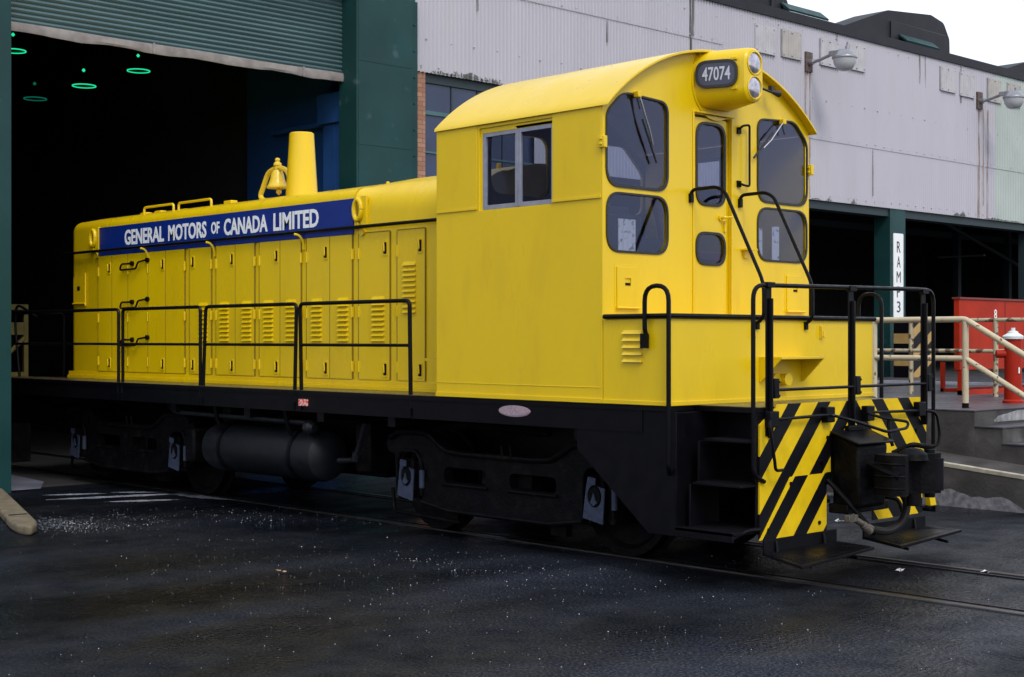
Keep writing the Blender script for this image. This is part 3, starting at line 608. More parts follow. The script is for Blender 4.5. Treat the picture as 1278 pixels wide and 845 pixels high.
for i, (x0, x1, lt, lv_) in enumerate(seams):
    d = obj('hood_door', MB().plate([rect(x0, DZ0, x1, DZ1)], onY(-HY), .016), M['yellow'], hd_)
    nx = seams[i + 1][0] if i + 1 < len(seams) else None; px_ = seams[i - 1][1] if i else None
    m = MB()
    if nx is not None and nx - x1 < .02: m.box(x1 - .001, -HY - .0172, DZ0, nx + .001, -HY - .001, DZ1)
    else: m.box(x1, -HY - .0172, DZ0, x1 + .011, -HY - .001, DZ1)
    if px_ is None or x0 - px_ > .02: m.box(x0 - .011, -HY - .0172, DZ0, x0, -HY - .001, DZ1)
    m.box(x0, -HY - .0165, DZ1 - .002, x1, -HY - .001, DZ1 + .010)
    obj('door_seam_shade', m, M['seam_shade'], hd_, smooth=False)
    hx = x0 if lt == 'R' else (x1 if i not in (5,) else x1)
    # hinges, latches and louvers are children of the hood beside their door (three levels only)
    for z in (2.90, 2.27, 1.68): obj('hinge', MB().cyl((hx, -HY - .018, z - .06), (hx, -HY - .018, z + .06), .010, n=8).plate([rect(hx - .03, z - .055, hx + .03, z + .055)], onY(-HY - .014), .005), M['yellow'], hd_)
    if lt:
        lx = x1 - .07 if lt == 'R' else x0 + .07
        for z in (2.945, 1.66):
            obj('door_latch', MB().plate([roundpoly(rect(lx - .042, z - .085, lx + .042, z + .075), .02, 2), roundpoly(rect(lx - .030, z - .068, lx + .030, z + .056), .012, 2)], onY(-HY - .016), .008)
                .tube([(lx - .014, -HY - .03, z + .05), (lx, -HY - .036, z), (lx, -HY - .036, z - .04)], .008), M['yellow'], hd_)
            obj('latch_recess', MB().plate([rect(lx - .030, z - .068, lx + .030, z + .056)], onY(-HY - .0162), .001), M['grime'], hd_)
    if i in LX:
        lx = LX[i]; ww = .092 if i < 12 else .105; z0, n = (1.955, 9) if i < 13 else (2.25, 10)
        m = MB()
        for k in range(n):
            z = z0 + k * .0545
            m.hexa([(lx - ww, -HY - .044, z), (lx + ww, -HY - .044, z), (lx + ww, -HY - .015, z), (lx - ww, -HY - .015, z),
                    (lx - ww + .006, -HY - .018, z + .040), (lx + ww - .006, -HY - .018, z + .040), (lx + ww - .006, -HY - .015, z + .040), (lx - ww + .006, -HY - .015, z + .040)])
        obj('louver_panel', m, M['yellow'], hd_)
# rear hatch on the hood side
m = MB(); m.plate([rect(-10.69, 2.48, -10.36, 2.84)], onY(-HY), .014).cyl((-10.70, -HY - .02, 2.475), (-10.34, -HY - .02, 2.475), .012).cyl((-10.345, -HY - .012, 2.44), (-10.345, -HY - .012, 2.90), .010)
obj('sand_hatch', m, M['yellow'], hd_); obj('hatch_recess', MB().plate([rect(-10.58, 2.66, -10.50, 2.72)], onY(-HY - .0145), .001), M['grime'], hd_)
# blue name band with white lettering
bn = obj('name_band', MB().box(-9.96, -HY - .018, 3.115, -4.20, -HY - .001, 3.505), M['blue'], L, bev=.002)
mp = onY(-HY - .0185)
m = MB(); BZ, BH = 3.232, .205
for s_, a0, a1, h, dz in (('GENERAL', -9.25, -8.18, BH, 0), ('MOTORS', -7.98, -7.02 + .0, BH, 0), ('OF', -6.86, -6.60, BH * .72, .04), ('CANADA', -6.44, -5.58, BH, 0), ('LIMITED', -5.50, -4.84, BH, 0)):
    pass
LET = [('GENERAL', 155, 213.5, 1, 0), ('MOTORS', 210, 258, 1, 0)]
def xu(u):   # photo column -> x on the hood side, measured once
    t = (u - 639) / 1807; a = math.radians(43.5); dx = -math.cos(a) + t * math.sin(a); dy = math.sin(a) + t * math.cos(a)
    return 8.39 + (-.97 + 10.54) / dy * dx
WORDS = [('GENERAL', 155.5, 204.5, BH, 0), ('MOTORS', 210.0, 257.5, BH, 0), ('OF', 263.5, 273.8, BH * .72, .035), ('CANADA', 279.5, 333.8, BH, 0), ('LIMITED', 341.2, 397.6, BH, 0)]
for s_, u0, u1, h, dz in WORDS:
    a0, a1 = xu(u0), xu(u1); obj('lettering', text(MB(), s_, h, a1 - a0, mp, .003, bold=.028, x0=a0, z0=BZ + dz), M['white'], bn, smooth=False)
# long black handrail on the hood
m = MB().tube([(-10.95, -HY - .06, 3.185), (XC, -HY - .06, 3.185)], .019)
for x in (-10.8, -8.9, -7.0, -5.1, -4.15, -2.6): m.tube([(x, -HY, 3.185), (x, -HY - .06, 3.185)], .014)
obj('hood_handrail', m, M['black'], L)
for x in (-8.62, -7.02, -5.15): obj('rail_hook', MB().tube([(x + .02, -HY - .01, 3.03), (x + .02, -HY - .03, 3.10), (x, -HY - .06, 3.155), (x - .06, -HY - .08, 3.165)], .015, .03).box(x + .005, -HY - .025, 2.99, x + .035, -HY, 3.05), M['yellow'], L)
# lifting eyes
for x in (-10.06, -4.09):
    ring = [(x + .085 * math.cos(a) * .75, -HY - .045, 3.37 + .11 * math.sin(a)) for a in [2 * PI * k / 16 for k in range(17)]]
    obj('lifting_eye', MB().tube(ring, .028).box(x + .03, -HY - .03, 3.20, x + .13, -HY, 3.52).cyl((x - .02, -HY - .05, 3.22), (x - .02, -HY - .01, 3.22), .035), M['yellow'], L, bev=.004)
    obj('lifting_eye', MB().cyl((x + .06, -HY - .04, 3.13), (x + .06, -HY, 3.13), .04), M['yellow'], L)
# s-shaped grab irons
for z in (2.95, 2.44, 1.94):
    obj('side_grab_iron', MB().tube([(-9.0, -HY, z + .03), (-9.0, -HY - .05, z + .03), (-9.24, -HY - .06, z + .03), (-9.28, -HY - .06, z - .05), (-8.85, -HY - .06, z - .045), (-8.80, -HY - .06, z + .04), (-8.62, -HY - .05, z + .06), (-8.62, -HY, z + .06)], .0125, .04)
        .cyl((-9.0, -HY - .05, z + .03), (-9.0, -HY - .01, z + .03), .032).cyl((-8.60, -HY - .05, z + .06), (-8.60, -HY - .01, z + .06), .032), M['black'], L)
# roof rails, stack, bell
for x0, x1 in ((-9.18, -8.42), (-8.29, -7.50)): obj('roof_grab_rail', MB().tube([(x0, -.70, 3.62), (x0, -.70, 3.75), (x1, -.70, 3.75), (x1, -.70, 3.62)], .016, .04), M['yellow'], L)
m = MB(); m.lathe((-6.53, 0, 3.72), (0, 0, 1), [(0, .205), (.03, .20), (.82, .152), (.83, .142), (.70, .138)], 32, False)
st = obj('exhaust_stack', m, M['yellow'], L)
obj('stack_seam', MB().cyl((-6.53 + .13, -.135, 3.76), (-6.53 + .10, -.10, 4.54), .005, n=6), M['yellow'], st)
bl = obj('bell', MB().lathe((-7.06, 0, 3.90), (0, 0, 1), [(0, .138), (.02, .140), (.05, .118), (.11, .095), (.18, .082), (.225, .06), (.245, .02)], 24), M['brass'], L)
obj('bell_yoke', MB().tube([(-6.80, .0, 3.76), (-7.36, 0, 3.76), (-7.46, 0, 3.82), (-7.27, 0, 4.12), (-7.06, 0, 4.17), (-6.85, 0, 4.12), (-6.68, 0, 3.82), (-6.76, 0, 3.74)], .033, .07).lathe((-7.06, 0, 4.14), (0, 0, 1), [(0, .04), (.045, .04), (.055, .055), (.08, .05), (.10, .026), (.12, .034), (.14, .03), (.15, .01)], 14), M['brass'], bl)
obj('bell_clapper', MB().lathe((-7.03, 0, 3.84), (0, 0, 1), [(-.03, .005), (0, .035), (.03, .035), (.06, .01)], 12), M['brass'], bl)
m = MB(); 
for x, y in ((-7.85, -.3), (-9.8, -.2), (-10.2, -.2), (-9.3, -.1)): m.box(x, y, 3.70, x + .18, y + .1, 3.775)
m.cyl((-4.25, -.45, 3.66), (-4.25, -.45, 3.73), .02); m.cyl((-2.6, -.3, 3.72), (-2.6, -.3, 3.80), .025)
obj('roof_fitting', m, M['yellow'], L, bev=.01)
# step bracket between hood and cab
obj('side_step_bracket', MB().hexa([(-2.80, -1.30, 1.72), (-2.62, -1.30, 1.68), (-2.62, -.97, 1.50), (-2.80, -.97, 1.60), (-2.80, -1.30, 1.78), (-2.30, -1.30, 1.78), (-2.30, -.97, 1.78), (-2.80, -.97, 1.78)]) if False else MB().box(-2.66, -1.25, 1.76, XC, -.97, 1.785).hexa([(XC - .02, -1.25, 1.50), (XC, -1.25, 1.50), (XC, -1.23, 1.50), (XC - .02, -1.23, 1.50), (-2.64, -1.25, 1.76), (XC, -1.25, 1.76), (XC, -1.23, 1.76), (-2.64, -1.23, 1.76)]), M['yellow'], L)

# side railings
RY = -1.495
def railsec(x0, x1, y=RY, lean0=0, lean1=0, op=False):
    m = MB()
    if op: m.tube([(x0, y, 2.355), (x1, y, 2.355), (x1 + lean1, y, 1.20)], .021, .06)
    else: m.tube([(x0 + lean0, y, 1.20), (x0, y, 2.355), (x1, y, 2.355), (x1 + lean1, y, 1.20)], .021, .06)
    m.tube([(x0, y, 1.915), (x1, y, 1.915)], .0165)
    for x in ((x0 + lean0, x1 + lean1) if not op else (x1 + lean1,)): m.box(x - .03, y - .03, 1.22, x + .03, y + .01, 1.30)
    obj('side_railing', m, M['black'], L)
for y in (RY, -RY):
    railsec(-11.90, -8.41, y, .0, 0, False); railsec(-8.30, -6.455, y, 0, 0); railsec(-6.335, -4.51, y, -.07, -.04); railsec(-4.445, -2.60, y, .03, .02)
obj('rear_railing', MB().tube([(XR + .03, -1.45, 1.43), (XR + .03, -1.45, 2.36), (XR + .03, -.5, 2.36), (XR + .03, -.5, 1.43)], .02, .08).tube([(XR + .03, .5, 1.43), (XR + .03, .5, 2.36), (XR + .03, 1.45, 2.36), (XR + .03, 1.45, 1.43)], .02, .08).tube([(XR + .05, -1.2, 1.43), (XR - .1, -1.2, 2.2), (XR - .05, -1.2, 2.5), (XR + .2, -1.0, 2.3)], .02, .1), M['black'], L)

# ---- underbody: air tank, pipes
m = MB(); m.lathe((-6.70, -1.12, .70), (1, 0, 0), [(0, .05), (.03, .19), (.09, .265), (.16, .285), (2.18, .285), (2.25, .265), (2.31, .19), (2.34, .05)], 32)
tk = obj('air_tank', m, mat('tank_grey', (0.009, 0.010, 0.013), .42, spec=.22, var=.25, vscale=10, rvar=.1), L)
for x in (-6.25, -4.83): obj('tank_strap', MB().lathe((x, -1.12, .70), (1, 0, 0), [(0, .288), (0, .296), (.06, .296), (.06, .288)], 32, False).tube([(x + .03, -1.36, .92), (x + .03, -1.42, 1.05), (x + .03, -1.45, 1.20)], .022), M['black'], tk)
m = MB().tube([(-7.5, -1.30, 1.16), (-7.2, -1.38, 1.09), (-4.45, -1.38, 1.07)], .028, .1)
pp = obj('air_pipe', m, M['tank'] if 'tank' in M else tk.data.materials[0], L)
obj('valve', MB().lathe((-4.42, -1.38, 1.02), (1, 0, 0), [(-.08, .03), (-.03, .085), (.03, .085), (.08, .04)], 14), tk.data.materials[0], pp)
obj('drain_pipe', MB().tube([(-3.62, -1.25, 1.10), (-3.80, -1.25, .70), (-4.08, -1.25, .68)], .030, .05).cyl((-3.76, -1.25, .78), (-3.79, -1.25, .70), .05, n=10), tk.data.materials[0], L)
obj('red_tag', MB().box(-4.43, -HW - .006, 1.265, -4.28, -HW + .012, 1.335), M['redtag'], L)
obj('builder_plaque', MB().plate([circ(-1.09, 1.325, .205, 32, .052)], onY(-HW + .012), .010).plate([circ(-1.09, 1.325, .19, 32, .042)], onY(-HW + .012), .014), M['plaque'], L)
m = MB()
for x0, x1, y0, y1, z0, z1 in ((-7.05, -6.85, -1.35, -.6, .5, .9), (-4.0, -3.75, -1.1, -.5, .55, 1.1), (-5.8, -4.6, .2, 1.3, .45, 1.15), (-6.9, -4.1, -.6, .6, .45, .8), (-6.3, -6.15, -1.3, -.6, 1.0, 1.2)): m.box(x0, y0, z0, x1, y1, z1)
obj('underbody_boxes', m, M['grime'], L, bev=.03)

# ---- trucks
def truck(xc):
    zt = .54
    bol = MB().box(xc - .35, -1.05, .55, xc + .35, 1.05, .80).box(xc - 1.0, -.5, .45, xc + 1.0, .5, .6)
    tr = obj('truck', bol, M['grime'], L, bev=.02)
    for sy in (-1, 1):
        half = [(0, .875), (.50, .87), (.72, .885), (.86, .95), (.98, 1.03), (1.15, 1.055), (1.50, 1.045), (1.64, .99), (1.70, .90), (1.66, .82), (1.56, .80), (1.52, .40), (1.50, .34), (1.44, .34), (1.44, .74), (1.38, .82), (1.20, .82), (1.14, .74), (1.12, .33), (.95, .30), (.75, .27), (0, .255)]
        outer = roundpoly([(xc + a, z) for a, z in half] + [(xc - a, z) for a, z in half[-2:0:-1]], .05, 3)
        h1 = roundpoly(rect(xc + .16, .56, xc + .78, .71), .06, 3); h2 = roundpoly(rect(xc - .78, .56, xc - .16, .71), .06, 3)
        s = -1 if sy < 0 else 1
        sf = MB().plate([outer, h1, h2], onY(sy * 1.05, s), .10)
        # raised rims of the casting
        rim = [(xc + a, z) for a, z in ((-1.62, .98), (-1.48, 1.045), (-1.15, 1.055), (-.98, 1.03), (-.86, .95), (-.72, .885), (-.50, .87), (.50, .87), (.72, .885), (.86, .95), (.98, 1.03), (1.15, 1.055), (1.48, 1.045), (1.62, .98))]
        sf.tube([(x, sy * 1.165, z - .02) for x, z in rim], .028, .05)
        sf.tube([(xc + x, sy * 1.155, z) for x, z in ((-1.12, .34), (-.9, .31), (-.7, .28), (.7, .28), (.9, .31), (1.12, .34))], .022, .05)
        sf.tube([(xc + x, sy * 1.16, z) for x, z in ((-.80, .54), (-.14, .54))], .016).tube([(xc + x, sy * 1.16, z) for x, z in ((.14, .54), (.80, .54))], .016)
        for dx in (-1.31, 1.31):
            sf.tube([(xc + dx + q, sy * 1.16, z) for q, z in ((-.19, .40), (-.19, .74), (-.12, .84), (.12, .84), (.19, .74), (.19, .40))], .02, .08)
        obj('side_frame', sf, M['grime'], tr, bev=.012)
        sp = MB()
        for dx in (-.12, .0, .12):
            sp.tube([(xc + dx + .045 * math.cos(a), sy * .98 + .045 * math.sin(a), .50 + a * .0085) for a in [k * .6 for k in range(60)]], .011, n=6)
        obj('coil_springs', sp, M['grime'], tr)
        br = MB().tube([(xc - 1.75, sy * 1.02, .42), (xc - 1.62, sy * 1.1, .20), (xc - .6, sy * 1.1, .17)], .02, .05).box(xc - .9, sy * 1.0 - .04, .14, xc - .7, sy * 1.0 + .04, .3).box(xc + .6, sy * 1.0 - .04, .16, xc + .8, sy * 1.0 + .04, .3)
        br.tube([(xc + .1, sy * 1.18, .84), (xc + .1, sy * 1.2, .98)], .014).tube([(xc + .22, sy * 1.18, .84), (xc + .22, sy * 1.2, .98)], .014).tube([(xc - .6, sy * .95, 1.12), (xc + .5, sy * .95, 1.10)], .04)
        obj('brake_rigging', br, M['grime'], tr)
        for dx in (-1.31, 1.31):
            x = xc + dx
            obj('wheel', MB().lathe((x, sy * .70, zt - .02), (0, sy, 0), [(-.06, .54), (-.03, .55), (-.02, .51), (.08, .505), (.08, .44), (.04, .40), (.03, .22), (.07, .16), (.10, .15)], 40), M['grime'], tr)
            jb = MB().box(x - .125, sy * 1.0 - .14, .36, x + .125, sy * 1.0 + .14, .74).plate([roundpoly(rect(x - .10, .40, x + .10, .76), .04)], onY(sy * 1.14, s), .05)
            obj('journal_box', jb, M['grime'], tr, bev=.02)
            obj('journal_plate', MB().plate([[(x - .135, .385), (x + .105, .345), (x + .13, .66), (x - .09, .70)], circ(x + .005, .585, .085, 20, .10)], onY(sy * 1.20, s), .012), M['plate'], tr)
            obj('journal_lid', MB().plate([circ(x + .005, .585, .07, 20, .085)], onY(sy * 1.19, s), .02).hexa([(x - .05, sy * 1.215, .69), (x + .05, sy * 1.215, .68), (x + .05, sy * 1.19, .68), (x - .05, sy * 1.19, .69), (x - .045, sy * 1.24, .77), (x + .05, sy * 1.24, .76), (x + .05, sy * 1.17, .76), (x - .045, sy * 1.17, .77)]), M['grime'], tr)
            obj('lid_casting', MB().plate([[(x - .04, .53), (x + .0, .50), (x + .045, .53), (x + .02, .56), (x + .0, .62), (x - .02, .56)]], onY(sy * 1.21, s), .012).plate([roundpoly([(x - .05, .70), (x + .05, .69), (x + .055, .75), (x - .04, .76)], .01, 2)], onY(sy * 1.24, s), .01), M['plate'], tr)
            obj('shock_strut', MB().cyl((x + .22, sy * 1.18, .48), (x + .22, sy * 1.18, .66), .028, n=10), M['plate'], tr)
    for dx in (-1.31, 1.31): obj('axle', MB().cyl((xc + dx, -1.1, zt - .02), (xc + dx, 1.1, zt - .02), .085), M['grime'], tr)
    return tr
truck(-1.70); truck(-8.85)

# ------------------------------------------------------------------ SHOP BUILDING
B = thing('shop_building', (-9.7, 8, 0), 'long pale corrugated industrial building with dark open doorway and loading dock', 'building')
FX = -9.70
def corr(y0, y1, z0, z1, x=FX, amp=.024, pitch=.087, zs=1, jag=0.0):
    n = int((y1 - y0) / pitch * 6); vs = []; fs = []
    for i in range(n + 1):
        y = y0 + (y1 - y0) * i / n; xx = x + amp * math.sin(2 * PI * y / pitch)
        vs += [(xx, y, z0 + jag * math.sin(y * 3.1)), (xx, y, z1)]
    for i in range(n): fs.append((2 * i, 2 * i + 2, 2 * i + 3, 2 * i + 1))
    m = MB().add(vs, fs); return m
def rivets(m, y0, y1, z, st=.35, x=FX):
    y = y0
    while y < y1: 
        yy = y + random.uniform(-.02, .02); m.lathe((x + .010, yy, z + random.uniform(-.015, .015)), (1, 0, 0), [(0, .017), (.014, .012), (.018, .003)], 6); y += st
m = corr(4.43, 12.4, 6.33, 7.90); rivets(m, 4.7, 12.4, 6.88, .52); rivets(m, 4.6, 12.4, 6.42, .35); obj('siding', m, M['siding'], B)
m = corr(7.2, 12.4, 4.98, 6.36, FX - .014); obj('siding', m, M['siding'], B)
m = corr(4.43, 12.4, 7.86, 8.72, FX + .016); rivets(m, 4.7, 12.4, 7.93, .35, FX + .016); rivets(m, 4.7, 12.4, 8.4, .5, FX + .016); obj('siding', m, M['siding'], B)
m = corr(12.4, 23.4, 4.98, 6.31); rivets(m, 13, 23.4, 5.10, .35); obj('siding', m, M['siding'], B)
m = corr(12.4, 23.4, 6.28, 8.72, FX + .016); rivets(m, 13, 23.4, 6.36, .35, FX + .016); rivets(m, 13, 23.4, 7.15, .5, FX + .016); rivets(m, 13, 23.4, 8.55, .42, FX + .016); obj('siding', m, M['siding'], B)
m = corr(23.4, 44, 4.98, 6.31); rivets(m, 23.5, 40, 5.10, .35); obj('siding', m, M['siding_green'], B)
m = corr(23.4, 44, 6.28, 8.72, FX + .016); rivets(m, 23.5, 40, 6.36, .35, FX + .016); rivets(m, 23.5, 40, 7.15, .5, FX + .016); obj('siding', m, M['siding_green'], B)
m = corr(-14, 4.428, 7.46, 8.72, FX + .016); obj('siding', m, M['siding'], B)
m = corr(-14, -3.75, 0, 7.5, FX); obj('siding', m, M['siding'], B)
obj('siding_seam', MB().box(FX - .01, 11.40, 6.35, FX + .036, 11.43, 8.7), mat('seam_grime', (.10, .10, .09), .8, var=.3), B)
obj('roof_flashing', MB().box(FX - .25, -14, 8.70, FX + .05, 44, 8.87).box(FX + .0, -14, 8.66, FX + .065, 44, 8.75), M['parapet'], B)
obj('roof', MB().box(-44, -14, 8.5, FX - .02, 44, 8.66), M['parapet'], B)
for y, z, m_ in ((13.43, 7.88, 'patch'), (14.36, 7.90, 'patch2'), (15.75, 7.91, 'patch'), (16.78, 7.96, 'patch'), (20.71, 7.95, 'patch'), (21.60, 7.93, 'patch'), (22.97, 7.95, 'patch2'), (23.95, 7.96, 'patch2')):
    m = corr(y, y + .68, z, z + .56, FX + .054, .010)
    for yy in (y + .05, y + .34, y + .63):
        for zz in (z + .04, z + .52): m.lathe((FX + .058, yy, zz), (1, 0, 0), [(0, .02), (.02, .01)], 6)
    m.box(FX + .02, y - .012, z - .01, FX + .066, y + .004, z + .56).box(FX + .01, y - .012, z - .018, FX + .067, y + .68, z - .003)
    obj('sheet_patch', m, M[m_], B)
m = corr(10.1, 12.38, 7.80, 7.87, FX + .03, .012)
# rust stains and green grime on the sheets
def alphamat(name, col, a):
    m = mat(name, col, .85, var=.3, vscale=10); nt = m.node_tree; b = nt.nodes['Principled BSDF']
    tc = nt.nodes.new('ShaderNodeTexCoord'); mp = nt.nodes.new('ShaderNodeMapping'); mp.inputs['Scale'].default_value = (1, 30, 1.2)
    n = nt.nodes.new('ShaderNodeTexNoise'); n.inputs['Scale'].default_value = 1.0; n.inputs['Detail'].default_value = 5
    r = nt.nodes.new('ShaderNodeMapRange'); r.inputs[1].default_value = .38; r.inputs[2].default_value = .68; r.inputs[3].default_value = 0; r.inputs[4].default_value = a
    nt.links.new(tc.outputs['Object'], mp.inputs[0]); nt.links.new(mp.outputs[0], n.inputs[0]); nt.links.new(n.outputs[0], r.inputs[0]); nt.links.new(r.outputs[0], b.inputs['Alpha'])
    return m
RS = alphamat('rust_streaks', (.34, .20, .12), .75); DS = alphamat('dark_streaks', (.13, .125, .12), .8)
m = MB()
for y, z1, z0, ww in ((15.18, 7.75, 5.2, .06), (15.33, 7.75, 5.0, .05), (22.50, 7.70, 5.0, .07), (22.72, 7.70, 5.3, .05), (22.95, 7.7, 5.0, .05)):
    m.box(FX + .042, y, z0, FX + .045, y + ww, z1)
obj('rust_stain', m, RS, B)
m = MB()
random.seed(3)
for k in range(8):
    y = random.uniform(4.6, 23); z1 = random.choice((8.7, 7.84, 6.26)) ; 
    if y > 12.4 and z1 == 7.84: z1 = 8.7
    if y < 12.4 and z1 == 6.26: z1 = 7.84
    x = FX + (.042 if z1 > 8 else .026); m.box(x, y, z1 - random.uniform(.3, 1.2), x + .002, y + random.uniform(.02, .06), z1)
m.box(FX + .037, 11.36, 7.9, FX + .039, 11.50, 8.7)
obj('dark_stain', m, DS, B)
m = MB()
random.seed(11)
for c, wd, hh in ((5.0, .25, .12), (5.55, .45, .26), (6.1, .3, .14), (7.0, .6, .07), (7.6, .4, .06), (15.6, .2, .08), (16.1, .12, .12), (17.05, .12, .22), (21.6, .3, .16), (21.8, .12, .22), (23.4, .6, .10), (24.2, .6, .08), (25.2, .3, .1)):
    z0 = 6.335 if c < 12.4 else 4.985; P = [(c - wd, z0)]; k = 9
    for i in range(k): P += [(c - wd + 2 * wd * (i + .3) / k, z0 + hh * .6 * random.uniform(.4, 1.1) * math.sin(PI * (i + .6) / (k + .2))), (c - wd + 2 * wd * (i + .8) / k, z0 + hh * random.uniform(.15, .5) * math.sin(PI * (i + .6) / (k + .2)))]
    P.append((c + wd, z0)); m.plate([P[::-1]], onX(FX + .026), .002)
obj('moss_growth', m, alphamat('moss', (.06, .075, .06), 1.0), B)

# doorway: columns, shutter
m = MB().box(-9.95, 3.125, 0, -9.50, 4.24, 7.42); m.box(-9.499, 3.16, 0, -9.492, 3.17, 7.4).box(-9.70, 4.24, 0, -9.56, 4.40, 7.40).box(-9.95, 4.24, 0, -9.72, 4.44, 7.4)
for z in (1.5, 3.4, 5.0, 6.3): m.box(-9.4995, 3.14, z, -9.495, 4.22, z + .006)
for z in [i * .42 + .3 for i in range(17)]: m.lathe((-9.56, 4.33, z), (1, 0, 0), [(0, .022), (.015, .012)], 6)
obj('door_column', m, M['teal'], B, bev=.004)
obj('door_column', MB().box(-9.95, -3.75, 0, -9.50, -2.415, 7.42), M['teal'], B, bev=.004)
obj('door_header', MB().box(-9.95, -3.75, 7.42, -9.66, 4.43, 7.62), M['teal'], B)
prof = []; z = 6.13
while z < 7.45: prof += [(-9.895, z), (-9.875, z + .018), (-9.868, z + .036), (-9.878, z + .056), (-9.895, z + .066)]; z += .070
sh = obj('roller_shutter', MB().rings([[(x, -2.42, z) for x, z in prof], [(x, 3.13, z) for x, z in prof]], False, False, False), M['shutter'], B)
secs = []; random.seed(5)
for i in range(30):
    y = -2.42 + 5.55 * i / 29; j = .012 * math.sin(i * .9) + random.uniform(-.006, .006); t_ = .012 * math.sin(i * .5)
    secs.append([(-9.90, y, 6.01 + j), (-9.84, y, 6.0 + j), (-9.825, y, 6.05 + t_), (-9.84, y, 6.13 + t_ * .4), (-9.90, y, 6.135)])
obj('bottom_bar', MB().rings(secs).box(-9.835, -.20, 5.99, -9.82, -.17, 6.14).box(-9.835, 2.35, 5.99, -9.82, 2.38, 6.14), M['bar'], sh)
obj('brick_pier', MB().box(-9.98, 4.442, 0, -9.725, 4.70, 6.36), M['brick'], B)
obj('brick_wall', MB().box(-9.98, 4.70, 0, -9.78, 12.9, 1.1).box(-9.98, 12.6, 1.1, -9.74, 13.0, 4.98), M['brick'], B)
m = MB(); m.box(-9.84, 4.70, 6.18, -9.76, 7.2, 6.36); m.box(-9.84, 4.70, 1.1, -9.77, 4.735, 6.18)
y = 4.74 + .57
while y < 7.0: m.box(-9.83, y, 1.1, -9.785, y + .030, 6.18); y += .585
fw = obj('factory_window', m, M['teal_dark'], B)
m = MB()
for z, h in ((5.66, .065), (5.03, .03), (4.50, .065), (3.9, .03), (3.3, .065), (2.7, .03), (2.1, .065)): m.box(-9.84, 4.70, z, -9.77, 7.2, z + h)
obj('glazing_bar', m, M['teal_light'], fw)
obj('window_glass', MB().box(-9.825, 4.70, 1.1, -9.80, 7.2, 6.2), M['pane'], fw)
# interior shell
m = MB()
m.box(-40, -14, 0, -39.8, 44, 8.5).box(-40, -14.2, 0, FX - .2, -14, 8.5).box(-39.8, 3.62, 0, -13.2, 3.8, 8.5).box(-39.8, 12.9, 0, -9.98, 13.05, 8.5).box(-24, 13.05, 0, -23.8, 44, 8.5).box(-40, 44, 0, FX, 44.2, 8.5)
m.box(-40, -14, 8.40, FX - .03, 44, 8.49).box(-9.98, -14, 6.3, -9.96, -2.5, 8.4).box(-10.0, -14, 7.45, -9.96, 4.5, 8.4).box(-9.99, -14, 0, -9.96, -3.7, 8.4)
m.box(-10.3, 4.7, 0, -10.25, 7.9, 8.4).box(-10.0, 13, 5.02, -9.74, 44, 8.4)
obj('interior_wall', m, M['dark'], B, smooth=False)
obj('blue_wall', MB().box(-13.2, 3.55, 0, -10.72, 3.72, 6.9).box(-10.62, 3.30, 0, -10.12, 3.75, 5.42).box(-10.68, 3.22, 5.42, -9.98, 3.8, 5.9).box(-12.2, 3.35, 5.42, -10.68, 3.55, 5.5), M['bluewall'], B, bev=.01)
obj('blue_post', MB().box(-10.30, 3.27, 0, -10.24, 3.33, 5.4), M['bluewall'], B)
# dock bay frame
m = MB(); m.box(-10.15, 18.60, 0, -9.72, 19.25, 5.0)
obj('ramp_column', m, M['teal'], B, bev=.006)
m = MB(); m.box(-10.1, 13, 4.80, -9.76, 44, 4.99)
for y in (25.4, 32): m.box(-10.1, y, 0, -9.8, y + .5, 4.8)
obj('lintel_beam', m, M['teal_dark'], B)
m = MB()
for y in (14.2, 21.3, 28.2, 24.8): m.box(-16.2, y + 8, 1.1, -16.0, y + 8.2, 8)
m.tube([(-16, 30.5, 6.1), (-15, 36, 4.2)], .07).box(-17, 14, 5.4, -16.9, 44, 5.6).box(-14, 14, 6.1, -13.9, 44, 6.2)
obj('interior_post', m, M['teal_dark'], B)
for yy, xx, zz in ((27.5, -15, 5.5), (31.5, -16, 4.6), (24.5, -14, 5.9)): obj('light_batten', MB().box(xx, yy, zz, xx + 1.6, yy + .12, zz + .05), mat('batten_grey', (.12, .14, .15), .5), B)
# roof ventilators
for prf, x0, x1 in (([(19.7, 8.6), (19.7, 9.62), (22.0, 10.42), (24.1, 10.62), (24.75, 10.5), (25.05, 10.1), (25.1, 8.6)], -12.9, -11.9),
                    ([(13.4, 8.6), (13.4, 10.0), (16.9, 10.4), (17.5, 10.2), (17.75, 9.8), (17.8, 8.6)], -12.9, -11.9),
                    ([(27.6, 8.6), (27.6, 9.55), (29.5, 10.1), (33, 10.3), (33.3, 8.6)], -12.9, -11.9)):
    secs = [[(x, a if k not in () else a, b) for k, (a, b) in enumerate(roundpoly(prf, .25, 4))] for x in (x0, x1)]
    v = obj('roof_ventilator', MB().rings(secs), M['parapet'], B)
    a0 = prf[2][0]; obj('vent_panel', MB().box(x1, a0 + .1, 8.7, x1 + .06, prf[-2][0] - .3, prf[2][1] - .25), M['parapet'], v, bev=.04)
    obj('vent_flap', MB().hexa([(x1 + .08, a0 + .4, 9.80), (x1 + .30, a0 + .4, 9.62), (x1 + .30, a0 + 2.0, 9.62), (x1 + .08, a0 + 2.0, 9.80), (x1 + .08, a0 + .4, 9.86), (x1 + .32, a0 + .4, 9.66), (x1 + .32, a0 + 2.0, 9.66), (x1 + .08, a0 + 2.0, 9.86)]), M['teal'], v)
obj('shop_floor', MB().add([(-39.8, -14, .004), (-9.9, -14, .004), (-9.9, 3.6, .004), (-39.8, 3.6, .004)], [(0, 1, 2, 3)]), M['floor_in'], kind='structure', smooth=False)

